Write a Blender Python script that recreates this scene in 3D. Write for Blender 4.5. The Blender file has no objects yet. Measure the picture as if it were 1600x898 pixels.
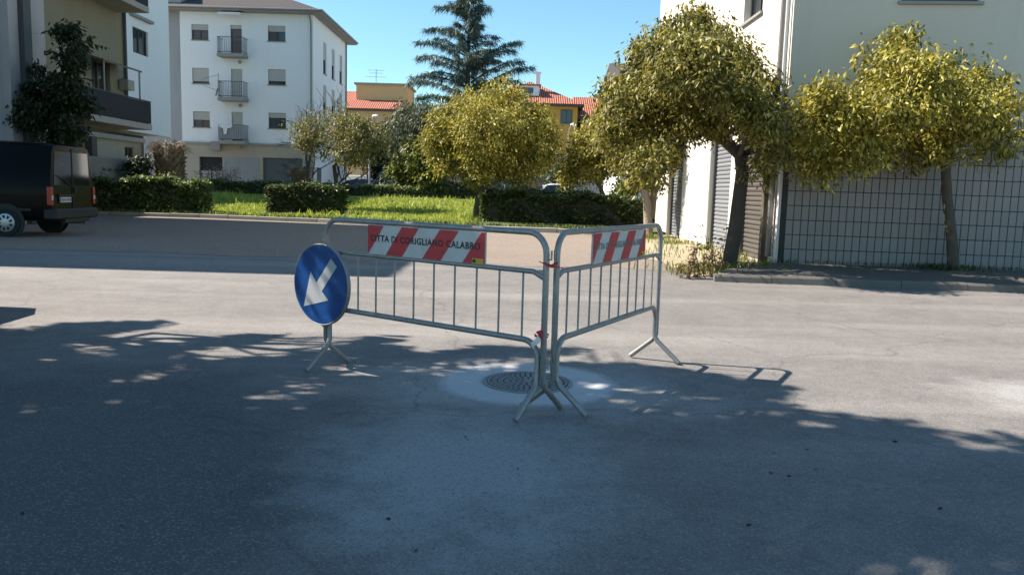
import bpy, bmesh, math, random
import numpy as np
from mathutils import Vector, Matrix, Euler
sc = bpy.context.scene
C = sc.collection
R = math.radians

# ------------------------------------------------------------------ camera
FPX, CAMH = 1250.0, 1.36
PITCH, ROLL = math.atan(151 / FPX), 0.028
cam = bpy.data.objects.new('camera', bpy.data.cameras.new('camera'))
C.objects.link(cam)
CM = Euler((math.pi / 2 - PITCH, 0, 0)).to_matrix() @ Matrix.Rotation(ROLL, 3, 'Z')
cam.matrix_world = Matrix.Translation((0, 0, CAMH)) @ CM.to_4x4()
cam.data.sensor_width = 36
cam.data.lens = 36 * FPX / 1600
cam.data.clip_start = 0.05
cam.data.clip_end = 3000
sc.camera = cam

# ------------------------------------------------------------------ light
SUNV = Vector((-0.947, 0.194, 1.0)).normalized()
wd = bpy.data.worlds.new('World'); sc.world = wd; wd.use_nodes = True
nt = wd.node_tree
sky = nt.nodes.new('ShaderNodeTexSky'); sky.sky_type = 'NISHITA'; sky.sun_disc = False
sky.sun_elevation = math.asin(SUNV.z); sky.sun_rotation = math.atan2(SUNV.x, SUNV.y)
sky.air_density = 1.0; sky.dust_density = 0.05; sky.ozone_density = 3.0
nt.nodes['Background'].inputs[1].default_value = 0.080
tint = nt.nodes.new('ShaderNodeMix'); tint.data_type = 'RGBA'; tint.blend_type = 'MULTIPLY'; tint.inputs[0].default_value = 1      # the camera's cool white balance
tint.inputs[7].default_value = (.84, 1.06, 1.0, 1)
nt.links.new(sky.outputs[0], tint.inputs[6]); nt.links.new(tint.outputs[2], nt.nodes['Background'].inputs[0])
sun = bpy.data.objects.new('sun', bpy.data.lights.new('sun', 'SUN'))
sun.data.energy = 5.0; sun.data.angle = R(0.53); sun.data.color = (1.0, 0.885, 0.765)
sun.rotation_euler = (-SUNV).to_track_quat('-Z', 'Y').to_euler()
sun.location = (0, 0, 30)
C.objects.link(sun)
sc.view_settings.view_transform = 'Standard'
sc.view_settings.look = 'None'
sc.view_settings.exposure = 1.23
sc.view_settings.gamma = 1

# ------------------------------------------------------------------ helpers
def ray(px, py):
    return CM @ Vector(((px - 800) / FPX, -(py - 449) / FPX, -1))
def at(px, py, Y):                     # point seen at a pixel, Y metres in front of the camera
    d = ray(px, py); return Vector((0, 0, CAMH)) + d * (Y / d.y)
def gp(px, py, z=0.0):                 # point on the ground seen at a pixel
    d = ray(px, py); return Vector((0, 0, CAMH)) + d * ((z - CAMH) / d.z)

def tag(o, label=None, cat=None, group=None, kind=None):
    if label: o['label'] = label
    if cat: o['category'] = cat
    if group: o['group'] = group
    if kind: o['kind'] = kind
    return o
def empty(name, loc=(0, 0, 0), rz=0.0, label=None, cat=None, group=None):
    o = bpy.data.objects.new(name, None); C.objects.link(o)
    o.location = loc; o.rotation_euler = (0, 0, rz); o.empty_display_size = .2
    return tag(o, label, cat, group)
def link(name, me, mat, parent=None, loc=None, smooth=False):
    o = bpy.data.objects.new(name, me); C.objects.link(o)
    if mat is not None and not me.materials:
        for m in (mat if isinstance(mat, (list, tuple)) else [mat]): me.materials.append(m)
    if parent: o.parent = parent
    if loc is not None: o.location = loc
    if smooth:
        me.polygons.foreach_set('use_smooth', [True] * len(me.polygons))
    return o

class MB:
    def __init__(s): s.v = []; s.f = []
    def add(s, vs, fs):
        b = len(s.v); s.v += [tuple(p) for p in vs]; s.f += [tuple(b + i for i in f) for f in fs]; return s
    def box(s, x0, x1, y0, y1, z0, z1):
        return s.add([(x0,y0,z0),(x1,y0,z0),(x1,y1,z0),(x0,y1,z0),(x0,y0,z1),(x1,y0,z1),(x1,y1,z1),(x0,y1,z1)],
                     [(0,3,2,1),(4,5,6,7),(0,1,5,4),(1,2,6,5),(2,3,7,6),(3,0,4,7)])
    def cham(s, x0, x1, y0, y1, z0, z1, c):          # box with chamfered edges
        bm = bmesh.new(); bmesh.ops.create_cube(bm, size=1)
        for v in bm.verts: v.co = Vector((x0 + (v.co.x + .5) * (x1 - x0), y0 + (v.co.y + .5) * (y1 - y0), z0 + (v.co.z + .5) * (z1 - z0)))
        bmesh.ops.bevel(bm, geom=bm.edges[:], offset=c, segments=1, affect='EDGES', profile=.5)
        bm.verts.index_update()
        s.add([v.co for v in bm.verts], [[v.index for v in f.verts] for f in bm.faces]); bm.free(); return s
    def quad(s, a, b, c, d): return s.add([a, b, c, d], [(0, 1, 2, 3)])
    def poly(s, pts): return s.add(pts, [tuple(range(len(pts)))])
    def prism(s, pts, ext):                            # polygon pts extruded by vector
        n = len(pts); e = Vector(ext)
        vs = [Vector(p) for p in pts] + [Vector(p) + e for p in pts]
        return s.add(vs, [tuple(range(n - 1, -1, -1)), tuple(range(n, 2 * n))] + [(i, (i + 1) % n, n + (i + 1) % n, n + i) for i in range(n)])
    def tube(s, pts, r, n=8, cap=True):
        pts = [Vector(p) for p in pts]; m = len(pts)
        rs = r if isinstance(r, (list, tuple)) else [r] * m
        d0 = (pts[1] - pts[0]).normalized()
        up = Vector((0, 0, 1)) if abs(d0.z) < .9 else Vector((1, 0, 0))
        u = d0.cross(up).normalized(); vs = []
        for i in range(m):
            d = ((pts[i + 1] if i < m - 1 else pts[i]) - (pts[i - 1] if i else pts[i])).normalized()
            u = (u - d * u.dot(d)).normalized(); w = d.cross(u)
            for k in range(n):
                a = 2 * math.pi * k / n
                vs.append(pts[i] + (u * math.cos(a) + w * math.sin(a)) * rs[i])
        fs = [(i * n + k, i * n + (k + 1) % n, (i + 1) * n + (k + 1) % n, (i + 1) * n + k) for i in range(m - 1) for k in range(n)]
        if cap: fs += [tuple(range(n - 1, -1, -1)), tuple((m - 1) * n + k for k in range(n))]
        return s.add(vs, fs)
    def lathe(s, prof, n=24, o=(0, 0, 0), axis='Z'):   # prof = [(r, h)]
        vs = []
        for r, h in prof:
            for k in range(n):
                a = 2 * math.pi * k / n; c, d = r * math.cos(a), r * math.sin(a)
                vs.append((o[0] + c, o[1] + d, o[2] + h) if axis == 'Z' else (o[0] + h, o[1] + c, o[2] + d) if axis == 'X' else (o[0] + d, o[1] + h, o[2] + c))
        m = len(prof)
        fs = [(i * n + k, i * n + (k + 1) % n, (i + 1) * n + (k + 1) % n, (i + 1) * n + k) for i in range(m - 1) for k in range(n)]
        fs += [tuple(range(n - 1, -1, -1)), tuple((m - 1) * n + k for k in range(n))]
        return s.add(vs, fs)
    def loft(s, rings):
        n = len(rings[0]); vs = [p for r in rings for p in r]; m = len(rings)
        fs = [(i * n + k, i * n + (k + 1) % n, (i + 1) * n + (k + 1) % n, (i + 1) * n + k) for i in range(m - 1) for k in range(n)]
        fs += [tuple(range(n - 1, -1, -1)), tuple((m - 1) * n + k for k in range(n))]
        return s.add(vs, fs)
    def wall(s, O, U, V, N, W, Hh, ops, depth):        # sheet with real openings and reveals
        O, U, V, N = map(Vector, (O, U, V, N))
        us = sorted({0, W, *[o[0] for o in ops], *[o[1] for o in ops]})
        vs = sorted({0, Hh, *[o[2] for o in ops], *[o[3] for o in ops]})
        P = lambda u, v, d=0: O + U * u + V * v - N * d
        for i in range(len(us) - 1):
            for j in range(len(vs) - 1):
                cu, cv = (us[i] + us[i + 1]) / 2, (vs[j] + vs[j + 1]) / 2
                if any(o[0] < cu < o[1] and o[2] < cv < o[3] for o in ops): continue
                s.quad(P(us[i], vs[j]), P(us[i + 1], vs[j]), P(us[i + 1], vs[j + 1]), P(us[i], vs[j + 1]))
        for a, b, c, d in ops:
            for (p, q) in (((a, c), (a, d)), ((a, d), (b, d)), ((b, d), (b, c)), ((b, c), (a, c))):
                s.quad(P(*p), P(*q), P(q[0], q[1], depth), P(p[0], p[1], depth))
        return s
    def mesh(s, name):
        me = bpy.data.meshes.new(name); me.from_pydata(s.v, [], s.f); me.update()
        bm = bmesh.new(); bm.from_mesh(me); bmesh.ops.recalc_face_normals(bm, faces=bm.faces[:]); bm.to_mesh(me); bm.free()
        return me
    def build(s, name, mat, parent=None, smooth=False, loc=None):
        o = link(name, s.mesh(name), mat, parent, loc, smooth)
        if smooth:
            try: o.data.set_sharp_from_angle(angle=R(40))
            except Exception: pass
        return o

def np_mesh(name, V, F, mat, parent=None, k=3):
    me = bpy.data.meshes.new(name)
    V = np.asarray(V, dtype=np.float32).reshape(-1, 3); F = np.asarray(F, dtype=np.int32).reshape(-1, k)
    me.vertices.add(len(V)); me.vertices.foreach_set('co', V.ravel())
    me.loops.add(F.size); me.loops.foreach_set('vertex_index', F.ravel())
    me.polygons.add(len(F)); me.polygons.foreach_set('loop_start', np.arange(0, F.size, k, dtype=np.int32))
    me.update(calc_edges=True); me.validate()
    return link(name, me, mat, parent)

# ------------------------------------------------------------------ materials
def nodes(name):
    m = bpy.data.materials.new(name); m.use_nodes = True
    t = m.node_tree; return m, t, t.nodes['Principled BSDF'], t.nodes, t.links
def noise(t, vec, scale, detail=5, rough=.6):
    n = t.nodes.new('ShaderNodeTexNoise'); n.inputs['Scale'].default_value = scale
    n.inputs['Detail'].default_value = detail; n.inputs['Roughness'].default_value = rough
    if vec is not None: t.links.new(vec, n.inputs['Vector'])
    return n.outputs['Fac']
def ramp(t, fac, stops):
    r = t.nodes.new('ShaderNodeValToRGB'); e = r.color_ramp.elements
    while len(e) < len(stops): e.new(.5)
    for i, (p, c) in enumerate(stops):
        e[i].position = p; e[i].color = (*c, 1) if len(c) == 3 else c
    t.links.new(fac, r.inputs[0]); return r.outputs[0]
def mixc(t, fac, a, b, mode='MIX'):
    m = t.nodes.new('ShaderNodeMix'); m.data_type = 'RGBA'; m.blend_type = mode
    for i, x in ((0, fac), (6, a), (7, b)):
        if isinstance(x, bpy.types.NodeSocket): t.links.new(x, m.inputs[i])
        elif i == 0: m.inputs[0].default_value = x
        else: m.inputs[i].default_value = (*x, 1)
    return m.outputs[2]
def mth(t, op, a, b=None, c=None):
    m = t.nodes.new('ShaderNodeMath'); m.operation = op
    for i, x in enumerate((a, b, c)):
        if x is None: continue
        if isinstance(x, bpy.types.NodeSocket): t.links.new(x, m.inputs[i])
        else: m.inputs[i].default_value = x
    return m.outputs[0]
def bump(t, bsdf, h, strength=.3, dist=.01):
    b = t.nodes.new('ShaderNodeBump'); b.inputs['Strength'].default_value = strength; b.inputs['Distance'].default_value = dist
    t.links.new(h, b.inputs['Height']); t.links.new(b.outputs[0], bsdf.inputs['Normal'])
def mul(c, k): return tuple(min(1, x * k) for x in c)
def coord(t, kind='Object'):
    return t.nodes.new('ShaderNodeTexCoord').outputs[kind]

def surf(name, col, rough=.8, var=.18, scale=1.5, fine=30, bst=.15, bd=.01, metal=0, spec=.4, rnd=0, streak=0, coat=0):
    """weathered solid surface: two scales of tone, optional rain streaks, fine relief"""
    m, t, b, N, L = nodes(name)
    v = coord(t)
    base = mixc(t, noise(t, v, scale, 6), mul(col, 1 - var), mul(col, 1 + var))
    base = mixc(t, mth(t, 'MULTIPLY', noise(t, v, fine, 4), .35), base, mul(col, .75))
    if streak:
        mp = N.new('ShaderNodeMapping'); mp.inputs['Scale'].default_value = (1.6, 1.6, .20); L.new(v, mp.inputs[0])
        base = mixc(t, ramp(t, noise(t, mp.outputs[0], 1.3, 7, .7), [(.50, (0, 0, 0)), (.78, (streak,) * 3)]), base, mul(col, .5))
    if rnd:
        oi = N.new('ShaderNodeObjectInfo')
        base = mixc(t, mth(t, 'MULTIPLY', oi.outputs['Random'], rnd), base, mul(col, .55))
    L.new(base, b.inputs['Base Color'])
    b.inputs['Roughness'].default_value = rough; b.inputs['Metallic'].default_value = metal
    b.inputs['Specular IOR Level'].default_value = spec; b.inputs['Coat Weight'].default_value = coat
    if bst: bump(t, b, noise(t, v, fine, 6, .7), bst, bd)
    return m

def leafmat(name, c1, c2, c3, trans=.35, rough=.45, spec=.35):
    m, t, b, N, L = nodes(name)
    g = N.new('ShaderNodeNewGeometry')
    col = ramp(t, g.outputs['Random Per Island'], [(0, c1), (.5, c2), (1, c3)])
    v = coord(t); col = mixc(t, ramp(t, noise(t, v, 2.4, 4), [(.42, (0, 0, 0)), (.66, (.75,) * 3)]), col, c1)
    L.new(col, b.inputs['Base Color']); b.inputs['Roughness'].default_value = rough; b.inputs['Specular IOR Level'].default_value = spec
    tr = N.new('ShaderNodeBsdfTranslucent'); L.new(mixc(t, 1, col, (1.0, .95, .45), 'MULTIPLY'), tr.inputs[0])
    mx = N.new('ShaderNodeMixShader'); mx.inputs[0].default_value = trans
    L.new(b.outputs[0], mx.inputs[1]); L.new(tr.outputs[0], mx.inputs[2]); L.new(mx.outputs[0], N['Material Output'].inputs[0])
    return m

def asphalt(collar=False):
    m, t, b, N, L = nodes('asphalt_cement' if collar else 'asphalt')
    v = coord(t)
    big = noise(t, v, .22, 5); mid = noise(t, v, 1.7, 6, .65)
    base = mixc(t, big, (.150, .143, .136), (.235, .224, .212))
    base = mixc(t, ramp(t, mid, [(.36, (.6,) * 3), (.62, (0, 0, 0))]), base, (.12, .117, .114))
    fin = noise(t, v, 6.5, 7, .7)
    base = mixc(t, ramp(t, fin, [(.40, (.40,) * 3), (.58, (0, 0, 0))]), base, (.105, .102, .10))
    # oil drips and dark stains
    st = N.new('ShaderNodeTexVoronoi'); st.inputs['Scale'].default_value = .55; L.new(v, st.inputs['Vector'])
    base = mixc(t, ramp(t, mth(t, 'ADD', st.outputs['Distance'], mth(t, 'MULTIPLY', noise(t, v, 5, 5), .22)), [(.14, (.45,) * 3), (.24, (0, 0, 0))]), base, (.075, .073, .072))
    # pale tyre-worn bands along the street
    mp = N.new('ShaderNodeMapping'); mp.inputs['Scale'].default_value = (.10, 1.0, 1); mp.inputs['Rotation'].default_value = (0, 0, R(4)); L.new(v, mp.inputs[0])
    base = mixc(t, ramp(t, noise(t, mp.outputs[0], .9, 5), [(.48, (0, 0, 0)), (.72, (.55,) * 3)]), base, (.30, .288, .27))
    # darker left foreground, then cement dust walked out from the manhole repair
    sx = N.new('ShaderNodeSeparateXYZ'); L.new(v, sx.inputs[0])
    def blob(cx, cy, rx, ry):
        dx = mth(t, 'DIVIDE', mth(t, 'SUBTRACT', sx.outputs[0], cx), rx); dy = mth(t, 'DIVIDE', mth(t, 'SUBTRACT', sx.outputs[1], cy), ry)
        return mth(t, 'SUBTRACT', 1.0, mth(t, 'SQRT', mth(t, 'ADD', mth(t, 'MULTIPLY', dx, dx), mth(t, 'MULTIPLY', dy, dy))))
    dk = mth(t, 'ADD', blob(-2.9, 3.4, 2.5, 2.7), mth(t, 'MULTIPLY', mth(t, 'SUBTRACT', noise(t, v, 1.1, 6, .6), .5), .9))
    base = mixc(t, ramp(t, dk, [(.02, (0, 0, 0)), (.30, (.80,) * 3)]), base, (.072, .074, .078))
    dust = mth(t, 'MAXIMUM', blob(.10, 5.5, 1.7, 1.2), blob(-.22, 3.9, .95, 1.6))
    dust = mth(t, 'MAXIMUM', dust, blob(3.9, 5.6, .9, .7))
    dust = mth(t, 'ADD', dust, mth(t, 'MULTIPLY', mth(t, 'SUBTRACT', noise(t, v, 2.6, 7, .7), .5), 1.5))
    base = mixc(t, ramp(t, dust, [(.04, (0, 0, 0)), (.70, (.80,) * 3)]), base, (.34, .337, .33))
    if collar:
        ck = mth(t, 'ADD', blob(.13, 5.62, .72, .72), mth(t, 'MULTIPLY', mth(t, 'SUBTRACT', noise(t, v, 7, 8, .75), .5), .22))
        ckm = ramp(t, ck, [(.07, (0, 0, 0)), (.20, (.95,) * 3)])
        base = mixc(t, ckm, base, mixc(t, noise(t, v, 9, 6), (.40, .41, .42), (.56, .57, .58)))
    # stone chips and pits
    under = base
    vo = N.new('ShaderNodeTexVoronoi'); vo.inputs['Scale'].default_value = 130; L.new(v, vo.inputs['Vector'])
    chip = N.new('ShaderNodeSeparateColor'); L.new(vo.outputs['Color'], chip.inputs[0])
    base = mixc(t, ramp(t, chip.outputs[0], [(.72, (0, 0, 0)), (.98, (.42,) * 3)]), base, (.36, .345, .32))
    base = mixc(t, ramp(t, chip.outputs[1], [(.70, (0, 0, 0)), (.95, (.48,) * 3)]), base, (.052, .052, .055))
    if collar: base = mixc(t, mth(t, 'MULTIPLY', ckm, .75), base, under)
    # hairline crack / patch seam
    vc = N.new('ShaderNodeTexVoronoi'); vc.feature = 'DISTANCE_TO_EDGE'; vc.inputs['Scale'].default_value = .33; 
    nz = N.new('ShaderNodeTexNoise'); nz.inputs['Scale'].default_value = 1.2; nz.inputs['Detail'].default_value = 6; L.new(v, nz.inputs['Vector'])
    va = N.new('ShaderNodeVectorMath'); va.operation = 'MULTIPLY_ADD'; va.inputs[1].default_value = (.8, .8, 0); L.new(nz.outputs['Color'], va.inputs[0]); L.new(v, va.inputs[2]); L.new(va.outputs[0], vc.inputs['Vector'])
    base = mixc(t, ramp(t, vc.outputs['Distance'], [(.0012, (.42,) * 3), (.0042, (0, 0, 0))]), base, (.06, .06, .06))
    L.new(base, b.inputs['Base Color']); b.inputs['Roughness'].default_value = .82; b.inputs['Specular IOR Level'].default_value = .4
    h = mth(t, 'ADD', mth(t, 'MULTIPLY', vo.outputs['Distance'], .7), mth(t, 'MULTIPLY', noise(t, v, 240, 3), .6))
    bump(t, b, h, .45, .006)
    return m

def grounds(name, c1, c2, c3, sc1=.8, grit=45, rough=.95):
    m, t, b, N, L = nodes(name); v = coord(t)
    base = mixc(t, noise(t, v, sc1, 7, .7), c1, c2)
    vo = N.new('ShaderNodeTexVoronoi'); vo.inputs['Scale'].default_value = grit; L.new(v, vo.inputs['Vector'])
    s = N.new('ShaderNodeSeparateColor'); L.new(vo.outputs['Color'], s.inputs[0])
    base = mixc(t, ramp(t, s.outputs[0], [(.6, (0, 0, 0)), (.95, (.8,) * 3)]), base, c3)
    base = mixc(t, ramp(t, s.outputs[1], [(.75, (0, 0, 0)), (1, (.8,) * 3)]), base, mul(c1, .4))
    L.new(base, b.inputs['Base Color']); b.inputs['Roughness'].default_value = rough
    bump(t, b, mth(t, 'ADD', vo.outputs['Distance'], noise(t, v, sc1 * 6, 5)), .6, .03)
    return m

def rooftile(name, col, sx=4.4):
    m, t, b, N, L = nodes(name); v = coord(t)
    w = N.new('ShaderNodeTexWave'); w.wave_type = 'BANDS'; w.bands_direction = 'X'; w.inputs['Scale'].default_value = sx / 3.14; L.new(v, w.inputs[0])
    base = mixc(t, noise(t, v, 2.2, 5), mul(col, .7), mul(col, 1.35))
    base = mixc(t, ramp(t, w.outputs['Fac'], [(.0, (.8,) * 3), (.35, (0, 0, 0))]), base, mul(col, .3))
    L.new(base, b.inputs['Base Color']); b.inputs['Roughness'].default_value = .85
    bump(t, b, w.outputs['Fac'], .8, .08); return m

def glass(name, col=(.02, .025, .03), rough=.06):
    m, t, b, N, L = nodes(name); v = coord(t)
    L.new(mixc(t, noise(t, v, 3, 3), col, mul(col, 1.8)), b.inputs['Base Color'])
    b.inputs['Roughness'].default_value = rough; b.inputs['Specular IOR Level'].default_value = .8
    return m

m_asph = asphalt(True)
m_gravel = grounds('gravel_dirt', (.185, .150, .122), (.27, .225, .188), (.30, .262, .23), .5, 48)
m_sand = grounds('dry_soil', (.30, .25, .16), (.42, .37, .25), (.40, .37, .28), .9, 30)
m_lawn = grounds('lawn_soil', (.05, .07, .022), (.09, .12, .03), (.10, .09, .04), .9, 12)
m_pave = grounds('worn_pavement', (.10, .095, .088), (.15, .14, .13), (.22, .21, .19), .7, 60)
m_conc = surf('pale_cement', (.56, .575, .59), .9, .16, 2.5, 60, .25, .004)
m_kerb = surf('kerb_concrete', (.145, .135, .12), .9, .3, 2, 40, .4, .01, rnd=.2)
def worn(name, col, wear, amt, rough=.42, metal=0., scale=7):
    m, t, b, N, L = nodes(name); v = coord(t)
    base = mixc(t, noise(t, v, scale, 6, .65), mul(col, .72), mul(col, 1.22))
    sp = noise(t, v, scale * 3.4, 8, .78)
    k = ramp(t, sp, [(.60 - .1 * amt, (0, 0, 0)), (.74, (amt,) * 3)])
    L.new(mixc(t, k, base, wear), b.inputs['Base Color'])
    b.inputs['Metallic'].default_value = metal; L.new(mth(t, 'MULTIPLY_ADD', sp, .5, rough - .2), b.inputs['Roughness'])
    bump(t, b, noise(t, v, 30, 4), .10, .002); return m
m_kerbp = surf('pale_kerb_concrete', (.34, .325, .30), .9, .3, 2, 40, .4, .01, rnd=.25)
m_galv = worn('galvanised_steel', (.31, .308, .30), (.15, .105, .07), .7, .48, .65, 11)
m_red = worn('red_film', (.45, .020, .030), (.38, .09, .08), .45, .42, 0, 8)
m_white = worn('white_film', (.50, .50, .49), (.33, .31, .28), .5, .42, 0, 8)
m_ink = surf('black_ink', (.015, .015, .02), .5, .1, 5, 60, 0)
m_inkfade = surf('faded_ink', (.17, .17, .175), .5, .3, 25, 60, 0)
m_inkred = surf('ink_over_red', (.385, .016, .024), .45, .1, 5, 60, 0)
m_blue = worn('blue_film', (.005, .055, .21), (.10, .17, .26), .5, .32, 0, 5)
m_arrow = surf('arrow_film', (.40, .415, .43), .35, .14, 6, 60, 0)
m_sticker = surf('yellow_sticker', (.52, .33, .04), .5, .15, 30, 60, 0)
m_tape = surf('red_tape', (.5, .03, .04), .5, .2, 20, 60, .2, .004)
m_tapew = surf('white_tape', (.7, .68, .66), .5, .1, 20, 60, .2, .004)
m_iron = surf('cast_iron', (.23, .235, .24), .6, .25, 8, 90, .25, .003, metal=.3)
m_irond = surf('iron_grime', (.07, .07, .073), .8, .25, 8, 90, .25, .003)
m_wallw = surf('white_stucco', (.82, .83, .84), .9, .05, .5, 45, .12, .01, streak=.12)
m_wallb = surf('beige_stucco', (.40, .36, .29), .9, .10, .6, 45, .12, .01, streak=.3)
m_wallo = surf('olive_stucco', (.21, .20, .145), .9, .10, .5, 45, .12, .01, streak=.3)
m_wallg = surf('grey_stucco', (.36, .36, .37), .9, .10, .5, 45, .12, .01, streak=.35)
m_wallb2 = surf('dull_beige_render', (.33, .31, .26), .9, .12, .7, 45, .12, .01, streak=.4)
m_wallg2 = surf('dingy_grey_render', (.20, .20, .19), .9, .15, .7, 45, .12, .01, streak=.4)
m_wallr = surf('cream_stucco', (.66, .63, .56), .9, .05, .5, 45, .10, .01, streak=.22)
m_wallf = surf('grey_green_stucco', (.60, .56, .47), .9, .10, .35, 45, .12, .01, streak=.22)
m_wally = surf('ochre_stucco', (.58, .34, .07), .9, .10, .3, 30, .1, .01, streak=.25)
m_wallp = surf('apricot_stucco', (.60, .41, .20), .9, .10, .3, 30, .1, .01, streak=.2)
m_dark = surf('dark_void', (.03, .03, .032), .9, .2, 2, 20, 0)
m_slab = surf('bare_concrete', (.30, .295, .28), .9, .15, 1.2, 30, .2, .01, streak=.4)
m_shut = surf('roller_pvc', (.46, .455, .43), .6, .10, 2, 30, .05, rnd=.25)
m_frame = surf('dark_frame', (.075, .06, .05), .5, .2, 8, 40, .05)
m_metal = surf('grey_slats', (.30, .32, .35), .45, .16, 3, 60, .05, metal=.25, rnd=.35)
m_metal_shade = surf('shaded_slats', (.13, .12, .11), .5, .2, 3, 60, .05, metal=.2, rnd=.35)  # slats of the first shutter, tree shadow put into their darker colour
m_garage = surf('green_grey_door', (.095, .115, .125), .6, .2, 2, 40, .08)
m_corr = surf('corrugated_grey', (.32, .33, .35), .6, .15, 2, 40, .05)
m_rail = surf('railing_paint', (.055, .058, .065), .55, .2, 6, 40, .05)
m_canvas = surf('dark_canvas', (.016, .018, .024), .8, .2, 3, 40, .1)
m_pipe = surf('zinc_pipe', (.22, .21, .20), .5, .2, 4, 40, .05, metal=.4)
m_pipew = surf('white_pipe', (.6, .6, .6), .6, .1, 4, 40, .05)
m_roofr = rooftile('terracotta_tiles', (.40, .135, .085))
m_roofd = rooftile('grey_brown_tiles', (.055, .050, .050))
m_tilep = surf('grey_wall_tile', (.305, .285, .28), .55, .10, 3, 50, .05, .003, rnd=.22)
m_joint = surf('dark_joint', (.055, .054, .053), .9, .2, 5, 40, 0)
m_panel = surf('pale_panel', (.68, .67, .64), .7, .05, 2, 40, .05, rnd=.06)
m_bark = surf('grey_bark', (.115, .098, .078), .9, .35, 7, 30, .9, .03)
m_barkl = surf('pale_bark', (.30, .25, .19), .9, .35, 6, 30, .9, .03)
m_barkd = surf('dark_bark', (.075, .065, .055), .9, .35, 6, 30, .9, .03)
m_palm = surf('palm_boots', (.22, .16, .10), .95, .4, 6, 30, .8, .03, rnd=.4)
m_frond = surf('dry_frond', (.36, .30, .23), .9, .3, 5, 30, .3)
m_glass = glass('window_glass'); m_carglass = glass('car_glass', (.008, .010, .010), .05)
m_vanp = surf('black_van_paint', (.004, .0045, .005), .16, .2, 3, 80, .01, .001, spec=.09)
m_tyre = surf('tyre_rubber', (.02, .02, .02), .9, .2, 10, 60, .3)
m_plast = surf('black_plastic', (.018, .019, .02), .6, .2, 10, 60, .1)
m_alloy = surf('silver_hubcap', (.42, .43, .45), .35, .1, 10, 60, .02, metal=.7)
m_tail = surf('red_lens', (.30, .015, .012), .2, .2, 12, 60, 0)
m_lens = surf('clear_lens', (.55, .52, .50), .2, .1, 12, 60, 0)
m_cloth = surf('white_cloth', (.75, .75, .76), .9, .08, 6, 60, .1)
m_carp = {k: surf('car_paint_' + k, c, .25, .08, 2, 60, 0, spec=.5, coat=.5) for k, c in dict(white=(.62, .63, .64), blue=(.30, .42, .52), silver=(.35, .36, .38), grey=(.018, .019, .021)).items()}
lf_gold = leafmat('golden_leaves', (.085, .092, .016), (.40, .355, .055), (.74, .67, .21), .36, .45, .32)
lf_gold2 = leafmat('gold_green_leaves', (.060, .070, .016), (.23, .21, .042), (.56, .50, .165), .36, .45, .32)
lf_sparse = leafmat('dull_gold_leaves', (.11, .115, .035), (.20, .195, .06), (.36, .33, .12), .3)
lf_dark = leafmat('dark_leaves', (.016, .028, .014), (.03, .05, .02), (.06, .085, .03), .25)
lf_hedge = leafmat('hedge_leaves', (.028, .046, .014), (.060, .092, .026), (.15, .20, .065), .28)
lf_hedgel = leafmat('bright_hedge_leaves', (.04, .07, .018), (.11, .16, .045), (.34, .42, .15), .28)
lf_grass = leafmat('grass_blades', (.23, .31, .06), (.42, .50, .11), (.60, .66, .24), .4)
lf_dry = leafmat('dry_weed_leaves', (.12, .06, .03), (.22, .14, .06), (.20, .22, .06), .3)
lf_pine = leafmat('cedar_needles', (.055, .085, .080), (.10, .145, .125), (.20, .25, .20), .15)
lf_bush = leafmat('lime_leaves', (.07, .10, .015), (.16, .19, .03), (.30, .31, .06), .35)
lf_silver = leafmat('grey_green_leaves', (.05, .07, .04), (.10, .125, .075), (.17, .20, .13), .2)
lf_pink = leafmat('pink_blossom', (.30, .15, .15), (.42, .25, .24), (.5, .36, .34), .3)
lf_fall = surf('fallen_leaf', (.03, .022, .016), .9, .3, 30, 60, .1)

# ------------------------------------------------------------------ ground
def sheet(name, pts, z, mat, kind='structure'):
    return tag(MB().poly([(x, y, z) for x, y in pts]).build(name, mat), kind=kind)
def wavy(p, q, n, amp, seed):
    rr = random.Random(seed); out = []
    for i in range(n):
        t = i / n; x = p[0] + (q[0] - p[0]) * t; y = p[1] + (q[1] - p[1]) * t
        dx, dy = q[0] - p[0], q[1] - p[1]; l = math.hypot(dx, dy) or 1; a = rr.uniform(-amp, amp) if 0 < i else 0
        out.append((x - dy / l * a, y + dx / l * a))
    return out
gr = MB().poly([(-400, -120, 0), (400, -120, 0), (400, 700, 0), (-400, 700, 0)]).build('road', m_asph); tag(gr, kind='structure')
KL = [(-16.5, 30.5), (-12.0, 30.6), (-7.2, 29.4), (-1.0, 27.2), (3.9, 26.3)]          # park kerb line
def kerb_y(x):
    if x < KL[0][0]: return KL[0][1]
    for (a, b), (c, d) in zip(KL, KL[1:]):
        if a <= x <= c: return b + (d - b) * (x - a) / (c - a)
    return KL[-1][1]
lot = wavy((-16.5, 15.2), (-4, 15.0), 10, .25, 1) + wavy((-4, 15.0), (3.6, 14.3), 22, .35, 2) + wavy((3.6, 14.3), (4.2, 26.2), 6, .2, 3) + [(3.9, 26.3), (-1.0, 27.2), (-7.2, 29.4), (-12.0, 30.6), (-16.5, 30.5)]
sheet('gravel_lot', lot, .004, m_gravel)
verge = wavy((3.0, 13.35), (2.75, 18), 8, .22, 4) + wavy((2.75, 18), (3.4, 26.3), 10, .25, 5) + [(3.4, 31), (5.3, 31), (5.3, 15.72), (4.0, 14.2)]
sheet('dirt_verge', verge, .012, m_sand)
def lz(x, y):                           # the lawn swells towards the back
    f = min(1, max(0, (y - kerb_y(x) - .6) / 13)); return .10 + .58 * f * f * (3 - 2 * f) + .04 * math.sin(x * .9) * math.sin(y * .7) * f
lw = MB(); NX, NY = 56, 26; gx = [-24 + 29.2 * i / NX for i in range(NX + 1)]
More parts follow.
